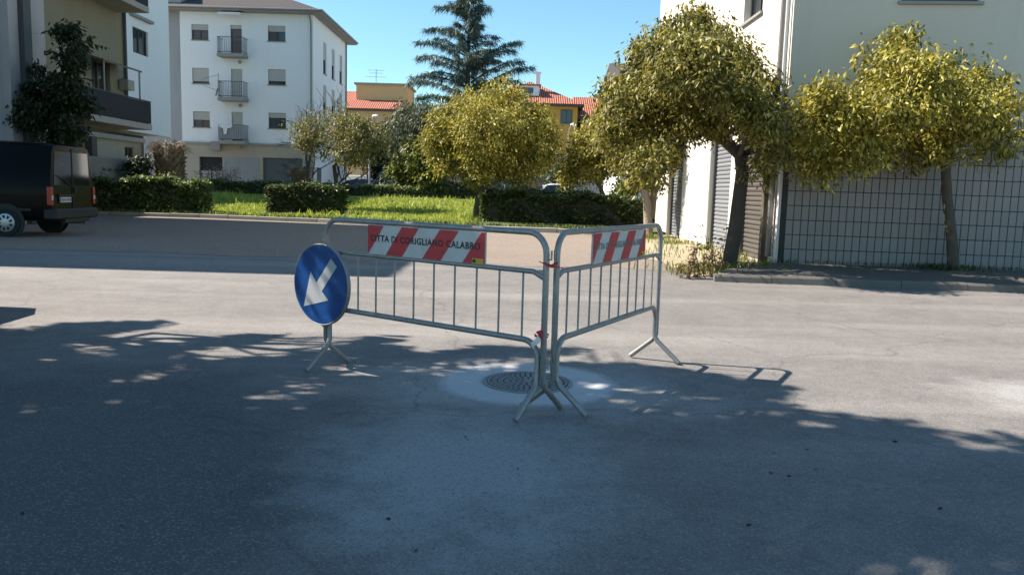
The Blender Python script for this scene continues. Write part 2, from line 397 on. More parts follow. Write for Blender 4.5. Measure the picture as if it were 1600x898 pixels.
for i, x in enumerate(gx):
    for j in range(NY + 1): y0 = kerb_y(x) + .12 + (.9 if x > 3.9 else 0); y = y0 + (50.8 - y0) * j / NY; lw.v.append((x, y, lz(x, y) - (.75 if j == NY else 0)))
lw.f = [(i * (NY + 1) + j, (i + 1) * (NY + 1) + j, (i + 1) * (NY + 1) + j + 1, i * (NY + 1) + j + 1) for i in range(NX) for j in range(NY)]
tag(lw.build('park_lawn', m_lawn, smooth=True), kind='structure')
# pavement in front of the tiled wall, with its kerb stones
SW0, SWD = Vector((3.15, 12.80, 0)), Vector((.996, -.089, 0)); SWN = Vector((.089, .996, 0))
def swp(u, v, z): p = SW0 + SWD * u + SWN * v; return (p.x, p.y, z)
pave = MB().poly([swp(*p, .105) for p in [(.35, .17), (14, .17), (14, 3.2), (1.9, 3.2), (1.2, 2.2), (.5, 1.2), (.25, .6)]]).build('pavement', m_pave); tag(pave, kind='structure')
rr = random.Random(8)
for i in range(12):
    k = MB(); u0, u1 = i * 1.0 + .005 + (.1 if i == 0 else 0), i * 1.0 + .995; h = .118 + rr.uniform(-.006, .006)
    vs = [swp(u0, 0, 0), swp(u1, 0, 0), swp(u1, .165, 0), swp(u0, .165, 0), swp(u0, .02, h - .03), swp(u1, .02, h - .03), swp(u0, .045, h), swp(u1, .045, h), swp(u1, .165, h), swp(u0, .165, h)]
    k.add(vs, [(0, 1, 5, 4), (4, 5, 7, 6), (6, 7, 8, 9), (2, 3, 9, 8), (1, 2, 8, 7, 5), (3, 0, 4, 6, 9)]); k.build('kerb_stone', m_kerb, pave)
# kerb round the park: one stone per metre
pk = tag(MB().poly([(x, y + .02, .02) for x, y in KL] + [(x, y + .30, .02) for x, y in KL[::-1]]).build('park_kerb', m_kerb), kind='structure')
for (a, b), (c, d) in zip(KL[0:], KL[1:]):
    n = int(math.hypot(c - a, d - b)); dx, dy = (c - a) / n, (d - b) / n
    for i in range(n):
        x, y = a + dx * i, b + dy * i
        if x < -19: continue
        o = MB(); l = math.hypot(dx, dy); h = .15 + rr.uniform(-.012, .012)
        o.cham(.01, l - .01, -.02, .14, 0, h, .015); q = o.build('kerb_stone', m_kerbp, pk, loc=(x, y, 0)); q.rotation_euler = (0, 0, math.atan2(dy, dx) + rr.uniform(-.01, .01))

# ------------------------------------------------------------------ crowd-control barriers
def arc(c, r, a0, a1, n=6): return [(c[0] + r * math.cos(a0 + (a1 - a0) * i / n), c[1] + r * math.sin(a0 + (a1 - a0) * i / n)) for i in range(n + 1)]
def text_mesh(txt, width, height):
    cu = bpy.data.curves.new('t', 'FONT'); cu.body = txt; cu.size = 1; cu.space_character = 1.12; cu.resolution_u = 3; cu.offset = .018
    o = bpy.data.objects.new('t', cu); C.objects.link(o)
    bpy.context.view_layer.update()
    me = bpy.data.meshes.new_from_object(o.evaluated_get(bpy.context.evaluated_depsgraph_get()))
    bpy.data.objects.remove(o)
    xs = [v.co.x for v in me.vertices]; ys = [v.co.y for v in me.vertices]
    x0, x1, y0, y1 = min(xs), max(xs), min(ys), max(ys)
    for v in me.vertices: v.co = ((v.co.x - x0) / (x1 - x0) * width, 0, (v.co.y - y0) / (y1 - y0) * height)
    return me
def barrier(name, p0, p1, label, front, bu0, bu1, Lb=1.965, gap=0.0):
    """local x runs along the barrier from p0 to p1, +y*front is the side the camera sees"""
    d = Vector((p1[0] - p0[0], p1[1] - p0[1], 0)); rz = math.atan2(d.y, d.x)
    t = empty(name, (p0[0], p0[1], 0), rz, label, 'barrier', 'crowd barriers round the manhole')
    r, zt, zb, zr = .0190, 1.117, .462, .882
    x0, x1 = gap, Lb; cr = .13; fs = .215
    # hoop: top rail, rounded corners, posts; each post kicks out to one foot
    hoop = [(x0, .17)] + [(x0, zt - cr)] + arc((x0 + cr, zt - cr), cr, math.pi, math.pi / 2)[1:] + arc((x1 - cr, zt - cr), cr, math.pi / 2, 0)[0:] + [(x1, .17)]
    a = [(x0 - .0, fs * front, .012), (x0, fs * front * .12, .15)]; z = [(x1, fs * front * .12, .15), (x1, fs * front, .012)]
    pts = [(x0, -fs * front, .018), (x0, -.028 * front, .175), (x0, 0, .22)] + [(x, 0, zz) for x, zz in hoop[1:-1]] + [(x1, 0, .22), (x1, -.028 * front, .175), (x1, -fs * front, .018)]
    MB().tube(pts, r, 12).build('hoop_frame', m_galv, t, True)
    xi0, xi1, c2 = x0 + .040, x1 - .040, .11
    low = [(xi0, .22)] + [(xi0, zb - c2)] + arc((xi0 + c2, zb - c2), c2, math.pi, math.pi / 2)[1:] + arc((xi1 - c2, zb - c2), c2, math.pi / 2, 0) + [(xi1, .22)]
    pts = [(xi0, fs * front, .018), (xi0, .028 * front, .175)] + [(x, 0, zz) for x, zz in low] + [(xi1, .028 * front, .175), (xi1, fs * front, .018)]
    MB().tube(pts, r, 12).build('lower_rail', m_galv, t, True)
    mr = MB().tube([(x0 + .01, 0, zr - .03), (x0 + .09, 0, zr), (x1 - .09, 0, zr), (x1 - .01, 0, zr - .03)], .0165, 10)
    mr.build('middle_rail', m_galv, t, True)
    for x, s in ((x0, 1), (x1, -1)): MB().prism([(x + s * .015, -.006, zr - .05), (x + s * .015, -.006, zr + .015), (x + s * .10, -.006, zr + .008), (x + s * .10, -.006, zr - .012)], (0, .012, 0)).build('gusset', m_galv, t)
    for i in range(10):
        x = x0 + .165 + i * (x1 - x0 - .33) / 9
        MB().tube([(x, 0, zb), (x, 0, zr)], .0068, 7).build('bar', m_galv, t, True)
    for x, zz, s in ((x0, .98, -1), (x1, .98, 1), (x0, .33, -1), (x1, .33, 1)):
        MB().tube([(x, 0, zz - .02), (x + s * .036, 0, zz - .02), (x + s * .036, 0, zz + .035)], .006, 6).build('coupling_hook', m_galv, t, True)
    # striped board hung from the top rail
    W, z0, z1 = bu1 - bu0, .893, 1.098; yf = front * .022
    bd = MB().cham(bu0, bu1, min(yf, yf - front * .012), max(yf, yf - front * .012), z0, z1, .002).build('sign_board', m_white, t)
    flip = (front > 0)       # reading direction runs towards -x when seen from the +y side
    X = (lambda s: bu1 - s) if flip else (lambda s: bu0 + s)
    stripes = [(-.15, .008), (.180, .335), (.520, .680), (.865, 1.05)]; sl = .15
    k = W / 1.05; yy = yf + front * .0022
    for s0, s1 in stripes:
        s0 *= k; s1 *= k
        poly = [(s0, z0), (s1, z0), (s1 + sl * k, z1), (s0 + sl * k, z1)]
        out = []                                                        # clip to the board
        for side, lim in ((1, .004), (-1, W - .004)):
            res = []; src = poly if side == 1 else out
            for i in range(len(src)):
                p, q = src[i], src[(i + 1) % len(src)]
                ip, iq = side * (p[0] - lim) >= 0, side * (q[0] - lim) >= 0
                if ip: res.append(p)
                if ip != iq: f = (lim - p[0]) / (q[0] - p[0]); res.append((lim, p[1] + (q[1] - p[1]) * f))
            out = res
        zi = lambda zz: min(max(zz, z0 + .003), z1 - .003)
        st = MB().poly([(X(s), yy, zi(zz)) for s, zz in out]).build('red_stripe', m_red, bd)
    me = text_mesh("CITTA DI CORIGLIANO CALABRO", W * .93, .045)
    bm = bmesh.new(); bm.from_mesh(me)
    zc = z0 + .092
    off = W * .03
    for s0, s1 in stripes:
        for s in (s0, s1):
            n = Vector((z1 - z0, 0, -sl * k)).normalized()
            bmesh.ops.bisect_plane(bm, geom=bm.verts[:] + bm.edges[:] + bm.faces[:], plane_co=Vector((s * k - off, 0, z0 - zc)), plane_no=n)
    for f in bm.faces:
        c = f.calc_center_median(); q = (c.x + off - (c.z + zc - z0) / (z1 - z0) * sl * k) / k
        f.material_index = 1 if any(a < q < b for a, b in stripes) else 0
    for v in bm.verts: v.co = Vector((X(v.co.x + off), yf + front * .0036, v.co.z + zc))
    bm.to_mesh(me); bm.free(); me.materials.clear()
    tag(link('lettering', me, [m_ink if front > 0 else m_inkfade, m_inkred], bd), kind='stuff')
    sx = sorted((X(W - .105 * k), X(W - .012)))
    MB().box(sx[0], sx[1], min(yf, yf + front * .004), max(yf, yf + front * .004), z0 + .004, z0 + .038).build('sticker', m_sticker, bd)
    sx = sorted((X(W - .098 * k), X(W - .075 * k)))
    MB().box(sx[0], sx[1], yf, yf + front * .006, z0 + .012, z0 + .030).build('sticker_mark', m_ink, bd)
    for x in (bu0 + .08, bu1 - .08):
        MB().tube([(x, yf - front * .014, z1 - .03), (x, yf - front * .022, zt + .004)], .009, 6).build('hanger_clip', m_galv, bd)
    return t
bl = barrier('crowd_barrier', (.20, 4.735), (-1.355, 5.88), 'galvanised barrier carrying the blue arrow sign and a red and white board', 1, .445, 1.50)
br_ = barrier('crowd_barrier', (.245, 4.765), (1.175, 6.455), 'galvanised barrier with a striped board, without a round sign, beside the shutters', -1, .53, 1.545, 1.97, .045)

# round blue sign hooked on the far post of the first barrier
dl = Vector((-1.355 - .20, 5.88 - 4.735, 0)).normalized()
sg = empty('traffic_sign', Vector((.20, 4.735, 0)) + dl * 1.955, math.atan2(dl.y, dl.x), 'round blue mandatory sign with white arrow hanging on barrier post', 'traffic sign')
zc, rad, yo = .635, .302, .034
MB().lathe([(rad - .004, 0), (rad, .003), (rad, .026), (rad - .006, .030), (rad - .010, .027), (.001, .027)], 64, (0, yo, zc), 'Y').build('sign_plate', m_galv, sg, True)
MB().lathe([(.001, 0), (rad - .011, 0), (rad - .011, .0015), (.001, .0015)], 64, (0, yo + .0275, zc), 'Y').build('blue_face', m_blue, sg)
ar = [(.19, -.19), (.105, .085), (.035, .010), (-.14, .215), (-.195, .160), (-.01, -.055), (-.085, -.115)]
ar = [(.185, -.180), (.105, .090), (.040, .012), (-.118, .200), (-.182, .146), (-.018, -.048), (-.090, -.108)]
MB().prism([(x, yo + .0292, zc + z) for x, z in ar], (0, .0018, 0)).build('arrow', m_arrow, sg)
MB().box(-.02, .02, -.026, yo, zc + .22, zc + .25).build('bracket', m_galv, sg)
MB().box(-.02, .02, -.026, yo, zc - .22, zc - .19).build('bracket', m_galv, sg)
# tape knots
def knot(p, label, tail):
    t = empty('barrier_tape', p, 0, label, 'tape', 'red and white tape ties on the barrier corner')
    ring = [(.044 * math.cos(a) + .02, .028 * math.sin(a), .012 * math.sin(2 * a + 1)) for a in np.linspace(0, 2 * math.pi, 14)]
    b = MB()
    for i in range(13): b.quad(ring[i], ring[i + 1], (ring[i + 1][0], ring[i + 1][1], ring[i + 1][2] + .012), (ring[i][0], ring[i][1], ring[i][2] + .013))
    b.build('wrap', m_tape, t)
    for j, (dx, dz, m) in enumerate(tail):
        b = MB(); pr = None
        for i in range(6):
            f = i / 5; c = Vector((dx * f + .01 * math.sin(f * 7 + j), -.034 - .01 * math.sin(f * 5), dz * f + .01)); w = .010 + .006 * math.sin(f * 4)
            cur = (c + Vector((-w, .004, w * .5)), c + Vector((w, -.004, -w * .5)))
            if pr: b.quad(pr[0], pr[1], cur[1], cur[0])
            pr = cur
        b.build('loose_end', m, t)
knot((.205, 4.735, .925), 'red tape tied round both posts just above the middle rails', [(.09, -.02, m_tape), (-.05, .015, m_tape)])
knot((.165, 4.745, .49), 'red and white tape knotted low on the corner post, its end dangling', [(-.035, -.075, m_tapew), (.02, .04, m_tape)])

# ------------------------------------------------------------------ manhole
mc = Vector((.13, 5.62, 0)); rr = random.Random(4)
mh = empty('manhole_cover', mc - Vector((0, 0, .007)), 0, 'round cast iron manhole cover set in pale cement collar', 'manhole cover')
MB().lathe([(.325, .008), (.325, .013), (.318, .015), (.300, .015), (.298, .010), (.001, .010)], 64).build('frame_ring', m_iron, mh)
MB().lathe([(.292, .009), (.292, .0125), (.001, .0125)], 64).build('lid', m_irond, mh)
def arcbar(b, r0, r1, a0, a1, z0, z1, n=3):
    A = np.linspace(a0, a1, n + 1); vs = []
    for a in A: vs += [(r0 * math.cos(a), r0 * math.sin(a), z1), (r1 * math.cos(a), r1 * math.sin(a), z1), (r0 * math.cos(a), r0 * math.sin(a), z0), (r1 * math.cos(a), r1 * math.sin(a), z0)]
    fs = []
    for i in range(n):
        q = 4 * i; fs += [(q, q + 1, q + 5, q + 4), (q + 1, q + 3, q + 7, q + 5), (q, q + 4, q + 6, q + 2)]
    b.add(vs, fs + [(0, 2, 3, 1), (4 * n, 4 * n + 1, 4 * n + 3, 4 * n + 2)])
stud = MB()
for ri, (r0, r1, n, fill) in enumerate([(.268, .288, 48, .80), (.222, .258, 40, .62), (.178, .212, 30, .66), (.130, .168, 24, .60), (.088, .120, 16, .66), (.045, .078, 10, .62)]):
    for i in range(n):
        a = 2 * math.pi * (i + .5 * (ri % 2)) / n; arcbar(stud, r0, r1, a, a + 2 * math.pi / n * fill, .0125, .0175)
stud.lathe([(.034, .0125), (.034, .0175), (.001, .0175)], 20)
tag(stud.build('tread_pattern', m_iron, mh), kind='stuff')

# ------------------------------------------------------------------ generic building bits
def window(par, name, O, U, N, w, h, shut, depth=.16, sill=True, frame=m_frame, slats=m_shut, pane=m_glass, mull=1):
    """a window set into an opening of size w x h whose lower corner is O; shut = lowered part of the roller"""
    O, U, N = Vector(O), Vector(U), Vector(N); V = Vector((0, 0, 1)); P = lambda u, v, d: O + U * u + V * v - N * d
    def bx(b, u0, u1, v0, v1, d0, d1):
        b.add([P(u0,v0,d0),P(u1,v0,d0),P(u1,v0,d1),P(u0,v0,d1),P(u0,v1,d0),P(u1,v1,d0),P(u1,v1,d1),P(u0,v1,d1)], [(0,3,2,1),(4,5,6,7),(0,1,5,4),(1,2,6,5),(2,3,7,6),(3,0,4,7)])
    b = MB(); f = .06
    bx(b, 0, f, 0, h, depth - .05, depth + .02); bx(b, w - f, w, 0, h, depth - .05, depth + .02)
    bx(b, f, w - f, 0, f, depth - .05, depth + .02); bx(b, f, w - f, h - f, h, depth - .05, depth + .02)
    for i in range(mull): u = w * (i + 1) / (mull + 1); bx(b, u - .03, u + .03, f, h - f, depth - .045, depth + .02)
    wi = b.build(name, frame, par)
    b = MB(); bx(b, f, w - f, f, h - f, depth + .004, depth + .014); b.build('pane', pane, wi)
    if shut > 0:
        b = MB(); n = max(3, int(h * shut / .055)); v = h
        for i in range(n):
            bx(b, .02, w - .02, v - h * shut / n + .006, v, depth - .085, depth - .066); v -= h * shut / n
        bx(b, .02, w - .02, v, h, depth - .078, depth - .070)
        b.build('roller_blind', slats, wi)
    if sill:
        b = MB(); bx(b, -.06, w + .06, -.06, -.004, -.06, depth - .05); b.build('sill', m_slab, wi)
    return wi
def balcony(par, x0, x1, y, dep, z, rh=1.05, mat=m_rail, panel=False):
    """a slab on the y face with rail and balusters, towards -y"""
    s = MB().cham(x0, x1, y - dep, y - .004, z - .22, z, .01).build('balcony', m_slab, par)
    b = MB()
    for p in (((x0 + .04, y - dep + .04), (x1 - .04, y - dep + .04)), ((x0 + .04, y - dep + .04), (x0 + .04, y)), ((x1 - .04, y - dep + .04), (x1 - .04, y))):
        for zz in (z + .08, z + rh): b.tube([(*p[0], zz), (*p[1], zz)], .022, 6)
    b.build('handrail', mat, s)
    b = MB(); n = int((x1 - x0) / .12)
    for i in range(n + 1): x = x0 + .04 + (x1 - x0 - .08) * i / n; b.tube([(x, y - dep + .04, z + .08), (x, y - dep + .04, z + rh)], .011, 5)
    for i in range(7):
        for x in (x0 + .04, x1 - .04): yy = y - dep + .04 + (dep - .04) * i / 7; b.tube([(x, yy, z + .08), (x, yy, z + rh)], .011, 5)
    b.build('balusters', mat, s)
    if panel: MB().box(x0 + .045, x1 - .045, y - dep + .052, y - dep + .060, z + .10, z + rh - .05).build('privacy_screen', m_corr, s)
    return s

# ------------------------------------------------------------------ white apartment block
wb = empty('apartment_building', (-18.5, 61, 0), 0, 'white four storey apartment block with small railed balconies beyond the lawn', 'building')
def wl(p): return Vector(p) - Vector((-18.5, 61, 0))
WX0, WX1, WY0, WY1, WZ = -23.05, -14.0, 56.0, 66.6, 12.85
O = wl((WX0, WY0, 0)); ops = []
rows = [(10.94, 11.97), (8.04, 9.08), (5.11, 6.16)]
shutL, shutR = (.36, .85, .52), (.38, .75, .30)
for z0, z1 in rows: ops += [(-22.27 - WX0, -21.12 - WX0, z0, z1), (-17.08 - WX0, -15.88 - WX0, z0 + .05, z1 + .05)]
doors = [(-19.62 - WX0, -18.85 - WX0, z, z + 2.0) for z in (9.98, 7.08, 4.20)]
gar = (-17.5 - WX0, -14.75 - WX0, .02, 3.15); ent = (-21.9 - WX0, -20.3 - WX0, .02, 3.1)
MB().wall(O, (1, 0, 0), (0, 0, 1), (0, -1, 0), WX1 - WX0, 3.95, [gar, ent], .22).build('ground_floor_wall', m_wallb, wb)
MB().wall(O + Vector((0, 0, 4.10)), (1, 0, 0), (0, 0, 1), (0, -1, 0), WX1 - WX0, WZ - 4.10, [(a, b, c - 4.10, d - 4.10) for a, b, c, d in ops + doors], .20).build('front_wall', m_wallw, wb)
MB().box(O.x - .02, O.x + WX1 - WX0 + .05, O.y - .10, O.y + .2, 3.95, 4.10).build('string_course', m_slab, wb)
for i, (z0, z1) in enumerate(rows):
    window(wb, 'window', wl((-22.27, WY0, z0)), (1, 0, 0), (0, -1, 0), 1.15, 1.03, shutL[i])
    window(wb, 'window', wl((-17.08, WY0, z0 + .05)), (1, 0, 0), (0, -1, 0), 1.20, 1.03, shutR[i])
for i, z in enumerate((9.98, 7.08, 4.20)):
    window(wb, 'balcony_door', wl((-19.62, WY0, z)), (1, 0, 0), (0, -1, 0), .77, 2.0, (.12, .97, .9)[i], sill=False, mull=0)
    balcony(wb, *[wl((x, 0, 0)).x for x in (-20.22, -18.43)], O.y, 1.0, z, 1.05, panel=(i == 2))
    MB().lathe([(.05, -.12), (.11, -.10), (.12, -.03), (.06, 0)], 12, wl((-19.0, WY0, z - .45)), 'Y').build('wall_lamp', m_slab, wb)
# right side wall with tall narrow windows
sops = []
for y in (58.9, 61.6, 64.3):
    for z in (9.35, 6.35): sops.append((y - WY0, y - WY0 + .95, z, z + 2.2))
Os = wl((WX1, WY0, 0))
MB().wall(Os, (0, 1, 0), (0, 0, 1), (1, 0, 0), WY1 - WY0, WZ, sops, .18).build('side_wall', m_wallw, wb)
for a, b, c, d in sops: window(wb, 'window', Os + Vector((0, a, c)), (0, 1, 0), (1, 0, 0), b - a, d - c, .55, .14)
MB().quad(wl((WX0, WY0, 0)), wl((WX0, WY1, 0)), wl((WX0, WY1, WZ)), wl((WX0, WY0, WZ))).quad(wl((WX0, WY1, 0)), wl((WX1, WY1, 0)), wl((WX1, WY1, WZ)), wl((WX0, WY1, WZ))).build('rear_wall', m_wallw, wb)
# hip roof with a projecting cornice
ov = .75
e = [wl((WX0 - 4.0, WY0 - ov, WZ + .12)), wl((WX1 + ov, WY0 - ov, WZ + .12)), wl((WX1 + ov, WY1 + ov, WZ + .12)), wl((WX0 - 4.0, WY1 + ov, WZ + .12))]
r1, r2 = wl((WX0 - 4.0, 61.3, WZ + 2.6)), wl((WX1 - 4.6, 61.3, WZ + 2.6))
rf = MB().add([*e, r1, r2], [(0, 1, 5, 4), (1, 2, 5), (2, 3, 4, 5)]).build('roof', m_roofd, wb)
MB().box(e[0].x, e[1].x - .003, e[0].y + .003, e[2].y, WZ - .06, WZ + .10).build('cornice', m_slab, rf)
gut = MB().tube([e[0] + Vector((0, -.06, -.03)), e[1] + Vector((.05, -.06, -.03)), e[2] + Vector((.05, 0, -.03))], .085, 8); gut.build('gutter', m_pipe, rf)
MB().tube([wl((WX1 - .12, WY0 - .65, WZ)), wl((WX1 - .12, WY0 - .10, WZ - .55)), wl((WX1 - .12, WY0 - .10, .3))], .055, 8).build('drainpipe', m_pipe, wb)
MB().tube([wl((WX1 + .09, WY1 - .2, WZ)), wl((WX1 + .09, WY1 - .2, .3))], .06, 8).build('drainpipe', m_pipe, wb)
# ground floor: garage door, corrugated panels, entrance
b = MB(); n = 14
for i in range(n): z = .03 + 3.1 * i / n; b.box(O.x + gar[0] + .01, O.x + gar[1] - .01, O.y + .15, O.y + .19, z, z + 3.1 / n - .02)
b.box(O.x + gar[0], O.x + gar[1], O.y + .175, O.y + .22, .02, 3.14); b.build('garage_door', m_garage, wb)
b = MB(); x = O.x + (-20.15 - WX0)
while x < O.x + (-17.75 - WX0): b.box(x, x + .09, O.y - .05, O.y - .004, .3, 3.05); x += .15
b.box(O.x + (-20.2 - WX0), O.x + (-17.72 - WX0), O.y - .03, O.y - .003, .25, 3.1); b.build('corrugated_screen', m_corr, wb)
MB().box(O.x + ent[0], O.x + ent[1], O.y + .2, O.y + .24, .02, 3.1).build('entrance_backing', m_dark, wb)
for k in (0, 1): MB().box(O.x + ent[0] + .08 + .76 * k, O.x + ent[0] + .74 + .76 * k, O.y + .12, O.y + .18, .05, 2.15).build('entrance_leaf', m_shut, wb)
MB().cham(O.x + 2.05, O.x + 2.75, O.y - .4, O.y - .11, 3.55, 4.15, .03).build('air_conditioner', m_slab, wb)
MB().box(WX1 + 18.5 - .01, WX1 + 18.5 + .05, WY0 - 61 + 1.0, WY0 - 61 + 2.1, .1, 2.6).build('side_door', m_garage, wb)
aw = MB(); xa, xb = wl((-20.1, 0, 0)).x, wl((-18.6, 0, 0)).x; nA = 12
for i in range(nA):
    u0, u1 = xa + (xb - xa) * i / nA, xa + (xb - xa) * (i + 1) / nA
    aw.quad((u0, O.y - .02, 12.82), (u1, O.y - .02, 12.82), (u1, O.y - 1.0, 12.62), (u0, O.y - 1.0, 12.62))
    aw.poly([(u0, O.y - 1.0, 12.62), (u1, O.y - 1.0, 12.62), (u1, O.y - 1.0, 12.53), ((u0 + u1) / 2, O.y - 1.0, 12.44), (u0, O.y - 1.0, 12.53)])
aw.build('awning', m_cloth, wb)
lau = tag(MB().add([(-20.15 + .0, WY0 - 1.01, 5.26), (-19.2, WY0 - 1.01, 5.26), (-19.3, WY0 - 1.03, 5.05), (-19.55, WY0 - 1.03, 5.0), (-19.62, WY0 - 1.04, 4.62), (-19.78, WY0 - 1.04, 4.6), (-19.85, WY0 - 1.03, 5.0), (-20.1, WY0 - 1.02, 5.1),
    (-20.15, WY0 - .9, 5.25), (-19.2, WY0 - .9, 5.25)], [(0, 7, 6, 5, 4, 3, 2, 1), (0, 1, 9, 8)]).build('laundry', m_cloth), 'white laundry hung over the lowest balcony rail of white block', 'laundry')
# satellite dish arm on the middle balcony
an = empty('television_antenna', (-20.3, WY0 - .5, 7.4), 0, 'thin rooftop style antenna fixed beside the middle balcony of white block', 'antenna')
MB().tube([(0, 0, -.3), (0, 0, 1.3)], .02, 5).tube([(0, 0, 1.2), (-1.1, .1, .9)], .015, 5).tube([(0, 0, .1), (-1.1, .1, .5)], .015, 5).build('mast', m_pipe, an)
MB().tube([(-.2, 0, -.2), (-.05, 0, .3)], .05, 6).build('bracket', m_pipe, an)

# white wing and grey stair recess to its side
wg = empty('apartment_wing', (-22, 47, 0), 0, 'plain white gable wing with one window, seen past the olive block', 'building')
def gl(p): return Vector(p) - Vector((-22, 47, 0))
wo = (44.75, 46.6, 8.28, 9.65)
MB().wall(gl((-21, 40, 4.0)), (0, 1, 0), (0, 0, 1), (1, 0, 0), 9.4, 11, [(wo[0] - 40, wo[1] - 40, wo[2] - 4, wo[3] - 4)], .2).build('wall', m_wallw, wg)
window(wg, 'window', gl((-21, wo[0], wo[2])), (0, 1, 0), (1, 0, 0), wo[1] - wo[0], wo[3] - wo[2], 0, .16, False, mull=1)
MB().box(1.0, 1.25, 44.4 - 47, 46.9 - 47, 10.15, 10.3).build('lintel_ledge', m_slab, wg)
MB().quad(gl((-21, 49.4, 4)), gl((-26, 49.4, 4)), gl((-26, 49.4, 15)), gl((-21, 49.4, 15))).quad(gl((-21, 40, 4)), gl((-26, 40, 4)), gl((-26, 40, 15)), gl((-21, 40, 15))).quad(gl((-21, 40, 4.0)), gl((-21, 49.4, 4.0)), gl((-26, 49.4, 4.0)), gl((-26, 40, 4.0))).quad(gl((-21, 40, 15)), gl((-21, 49.4, 15)), gl((-26, 49.4, 15)), gl((-26, 40, 15))).build('wing_shell', m_wallw, wg)
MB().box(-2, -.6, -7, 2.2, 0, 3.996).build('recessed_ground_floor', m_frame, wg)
MB().box(-6, -1.10, 9.35, 13, 0, 15).build('stair_tower', m_wallg, wg)

# ------------------------------------------------------------------ olive block that shades the road
ob = empty('apartment_building', (-20, 23, 0), 0, 'olive rendered apartment block behind the black van, in deep shade', 'building')
OX, OY0, OY1, OZ = -14.4, 14.7, 30.1, 12.0
def ol(p): return Vector(p) - Vector((-20, 23, 0))
def obox(x0, x1, y0, y1, z0, z1): a, b = ol((x0, y0, z0)), ol((x1, y1, z1)); return MB().box(a.x, b.x, a.y, b.y, z0, z1)
FB = 3.10                               # underside of the first floor, which oversails the recessed ground floor
oops = [(27.65, 28.9, 3.43, 5.4), (25.6, 26.7, 3.43, 5.4), (26.1, 27.8, 8.0, 10.0)]
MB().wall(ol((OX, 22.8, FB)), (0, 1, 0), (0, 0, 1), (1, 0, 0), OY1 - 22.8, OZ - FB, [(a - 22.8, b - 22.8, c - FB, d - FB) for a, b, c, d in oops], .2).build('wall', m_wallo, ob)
for i, (a, b, c, d) in enumerate(oops): window(ob, 'balcony_door', ol((OX, a, c)), (0, 1, 0), (1, 0, 0), b - a, d - c, (.0, .6, .4)[i], .16, False)
Q = lambda *p: [ol(x) for x in p]
MB().quad(*Q((OX, OY1, FB), (-26, OY1, FB), (-26, OY1, OZ), (OX, OY1, OZ))).build('end_wall', m_wallo, ob)
MB().quad(*Q((-16.6, OY0, 0), (-26, OY0, 0), (-26, OY0, OZ), (-16.6, OY0, OZ))).quad(*Q((-16.6, 22.8, 0), (OX, 22.8, 0), (OX, 22.8, OZ), (-16.6, 22.8, OZ))).quad(*Q((-26, OY0, 0), (-26, OY1, 0), (-26, OY1, OZ), (-26, OY0, OZ))).build('near_walls', m_wallg, ob)
nops = [(a, a + 1.2, z, z + 1.4) for a in (1.4, 4.6) for z in (1.3, 4.4, 7.5)]
MB().wall(ol((-16.6, OY0, 0)), (0, 1, 0), (0, 0, 1), (1, 0, 0), 22.8 - OY0, OZ, nops, .2).build('near_facade', m_wallg, ob)
for a, b, c, d in nops: window(ob, 'window', ol((-16.6, OY0 + a, c)), (0, 1, 0), (1, 0, 0), b - a, d - c, .4, .16)
MB().quad(*Q((OX, 24.6, FB), (OX, OY1, FB), (-17.3, OY1, FB), (-17.3, 24.6, FB))).build('soffit', m_slab, ob)
MB().quad(*Q((OX, 22.8, 0), (OX, 24.6, 0), (OX, 24.6, FB), (OX, 22.8, FB))).quad(*Q((OX, 24.6, 0), (-17.3, 24.6, 0), (-17.3, 24.6, FB), (OX, 24.6, FB))).build('ground_floor_wall', m_wallg, ob)
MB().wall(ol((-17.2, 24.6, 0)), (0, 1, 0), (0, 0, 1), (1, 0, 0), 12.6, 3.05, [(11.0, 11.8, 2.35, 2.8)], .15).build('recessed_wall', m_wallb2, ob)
window(ob, 'window', ol((-17.2, 35.6, 2.35)), (0, 1, 0), (1, 0, 0), .8, .45, 0, .1, False)
obox(-19.5, -17.05, OY1 + .02, 37.3, 3.055, 3.25).build('annex_roof', m_slab, ob)
obox(-27, -13.6, 14.5, 30.35, OZ + .004, OZ + .42).build('roof', m_slab, ob)
obox(OX + .004, OX + .26, 22.8, 24.55, .01, OZ - .1).build('pale_pilaster', m_wallg, ob)
obox(OX + .264, OX + .42, 23.25, 23.62, .01, OZ - .1).build('dark_fin', m_rail, ob)
for y0, y1 in ((22.8, 23.2), (23.67, 24.5)): obox(OX + .264, OX + .33, y0, y1, 3.05, 3.39).build('band', m_slab, ob)
obox(OX - .45, OX - .05, 26.7, 27.1, .01, FB - .004).build('pillar', m_rail, ob)
obox(-17.19, -16.9, 32.3, 32.7, .01, 3.05).build('pillar', m_rail, ob)
def obalc(y0, y1, z):
    x0, x1 = ol((OX, 0, 0)).x + .004, ol((-13.27, 0, 0)).x; a, b_ = ol((0, y0, 0)).y, ol((0, y1, 0)).y
    s = MB().cham(x0, x1, a, b_, z - .21, z, .012).build('balcony', m_slab, ob)
    MB().box(x1 - .05, x1 - .02, a + .02, b_ - .02, z + .02, z + .77).box(x0, x1 - .05, b_ - .05, b_ - .02, z + .02, z + .77).build('screen', m_canvas, s)
    MB().tube([(x1 - .03, a + .02, z + .80), (x1 - .03, b_ - .03, z + .80), (x0, b_ - .03, z + .80)], .025, 6).build('handrail', m_rail, s)
obalc(25.2, 29.6, 3.38); obalc(25.2, 29.6, 7.50)
cn = MB().prism(Q((OX + .01, 26.7, 5.5), (-13.5, 26.7, 5.24), (-13.5, 26.7, 5.18), (OX + .01, 26.7, 5.43)), (0, 2.7, 0)).build('canopy', m_frame, ob)
for yy in (29.3, 26.8): MB().tube(Q((-13.55, yy, 3.5), (-13.55, yy, 5.2)), .03, 6).build('canopy_post', m_pipe, cn)
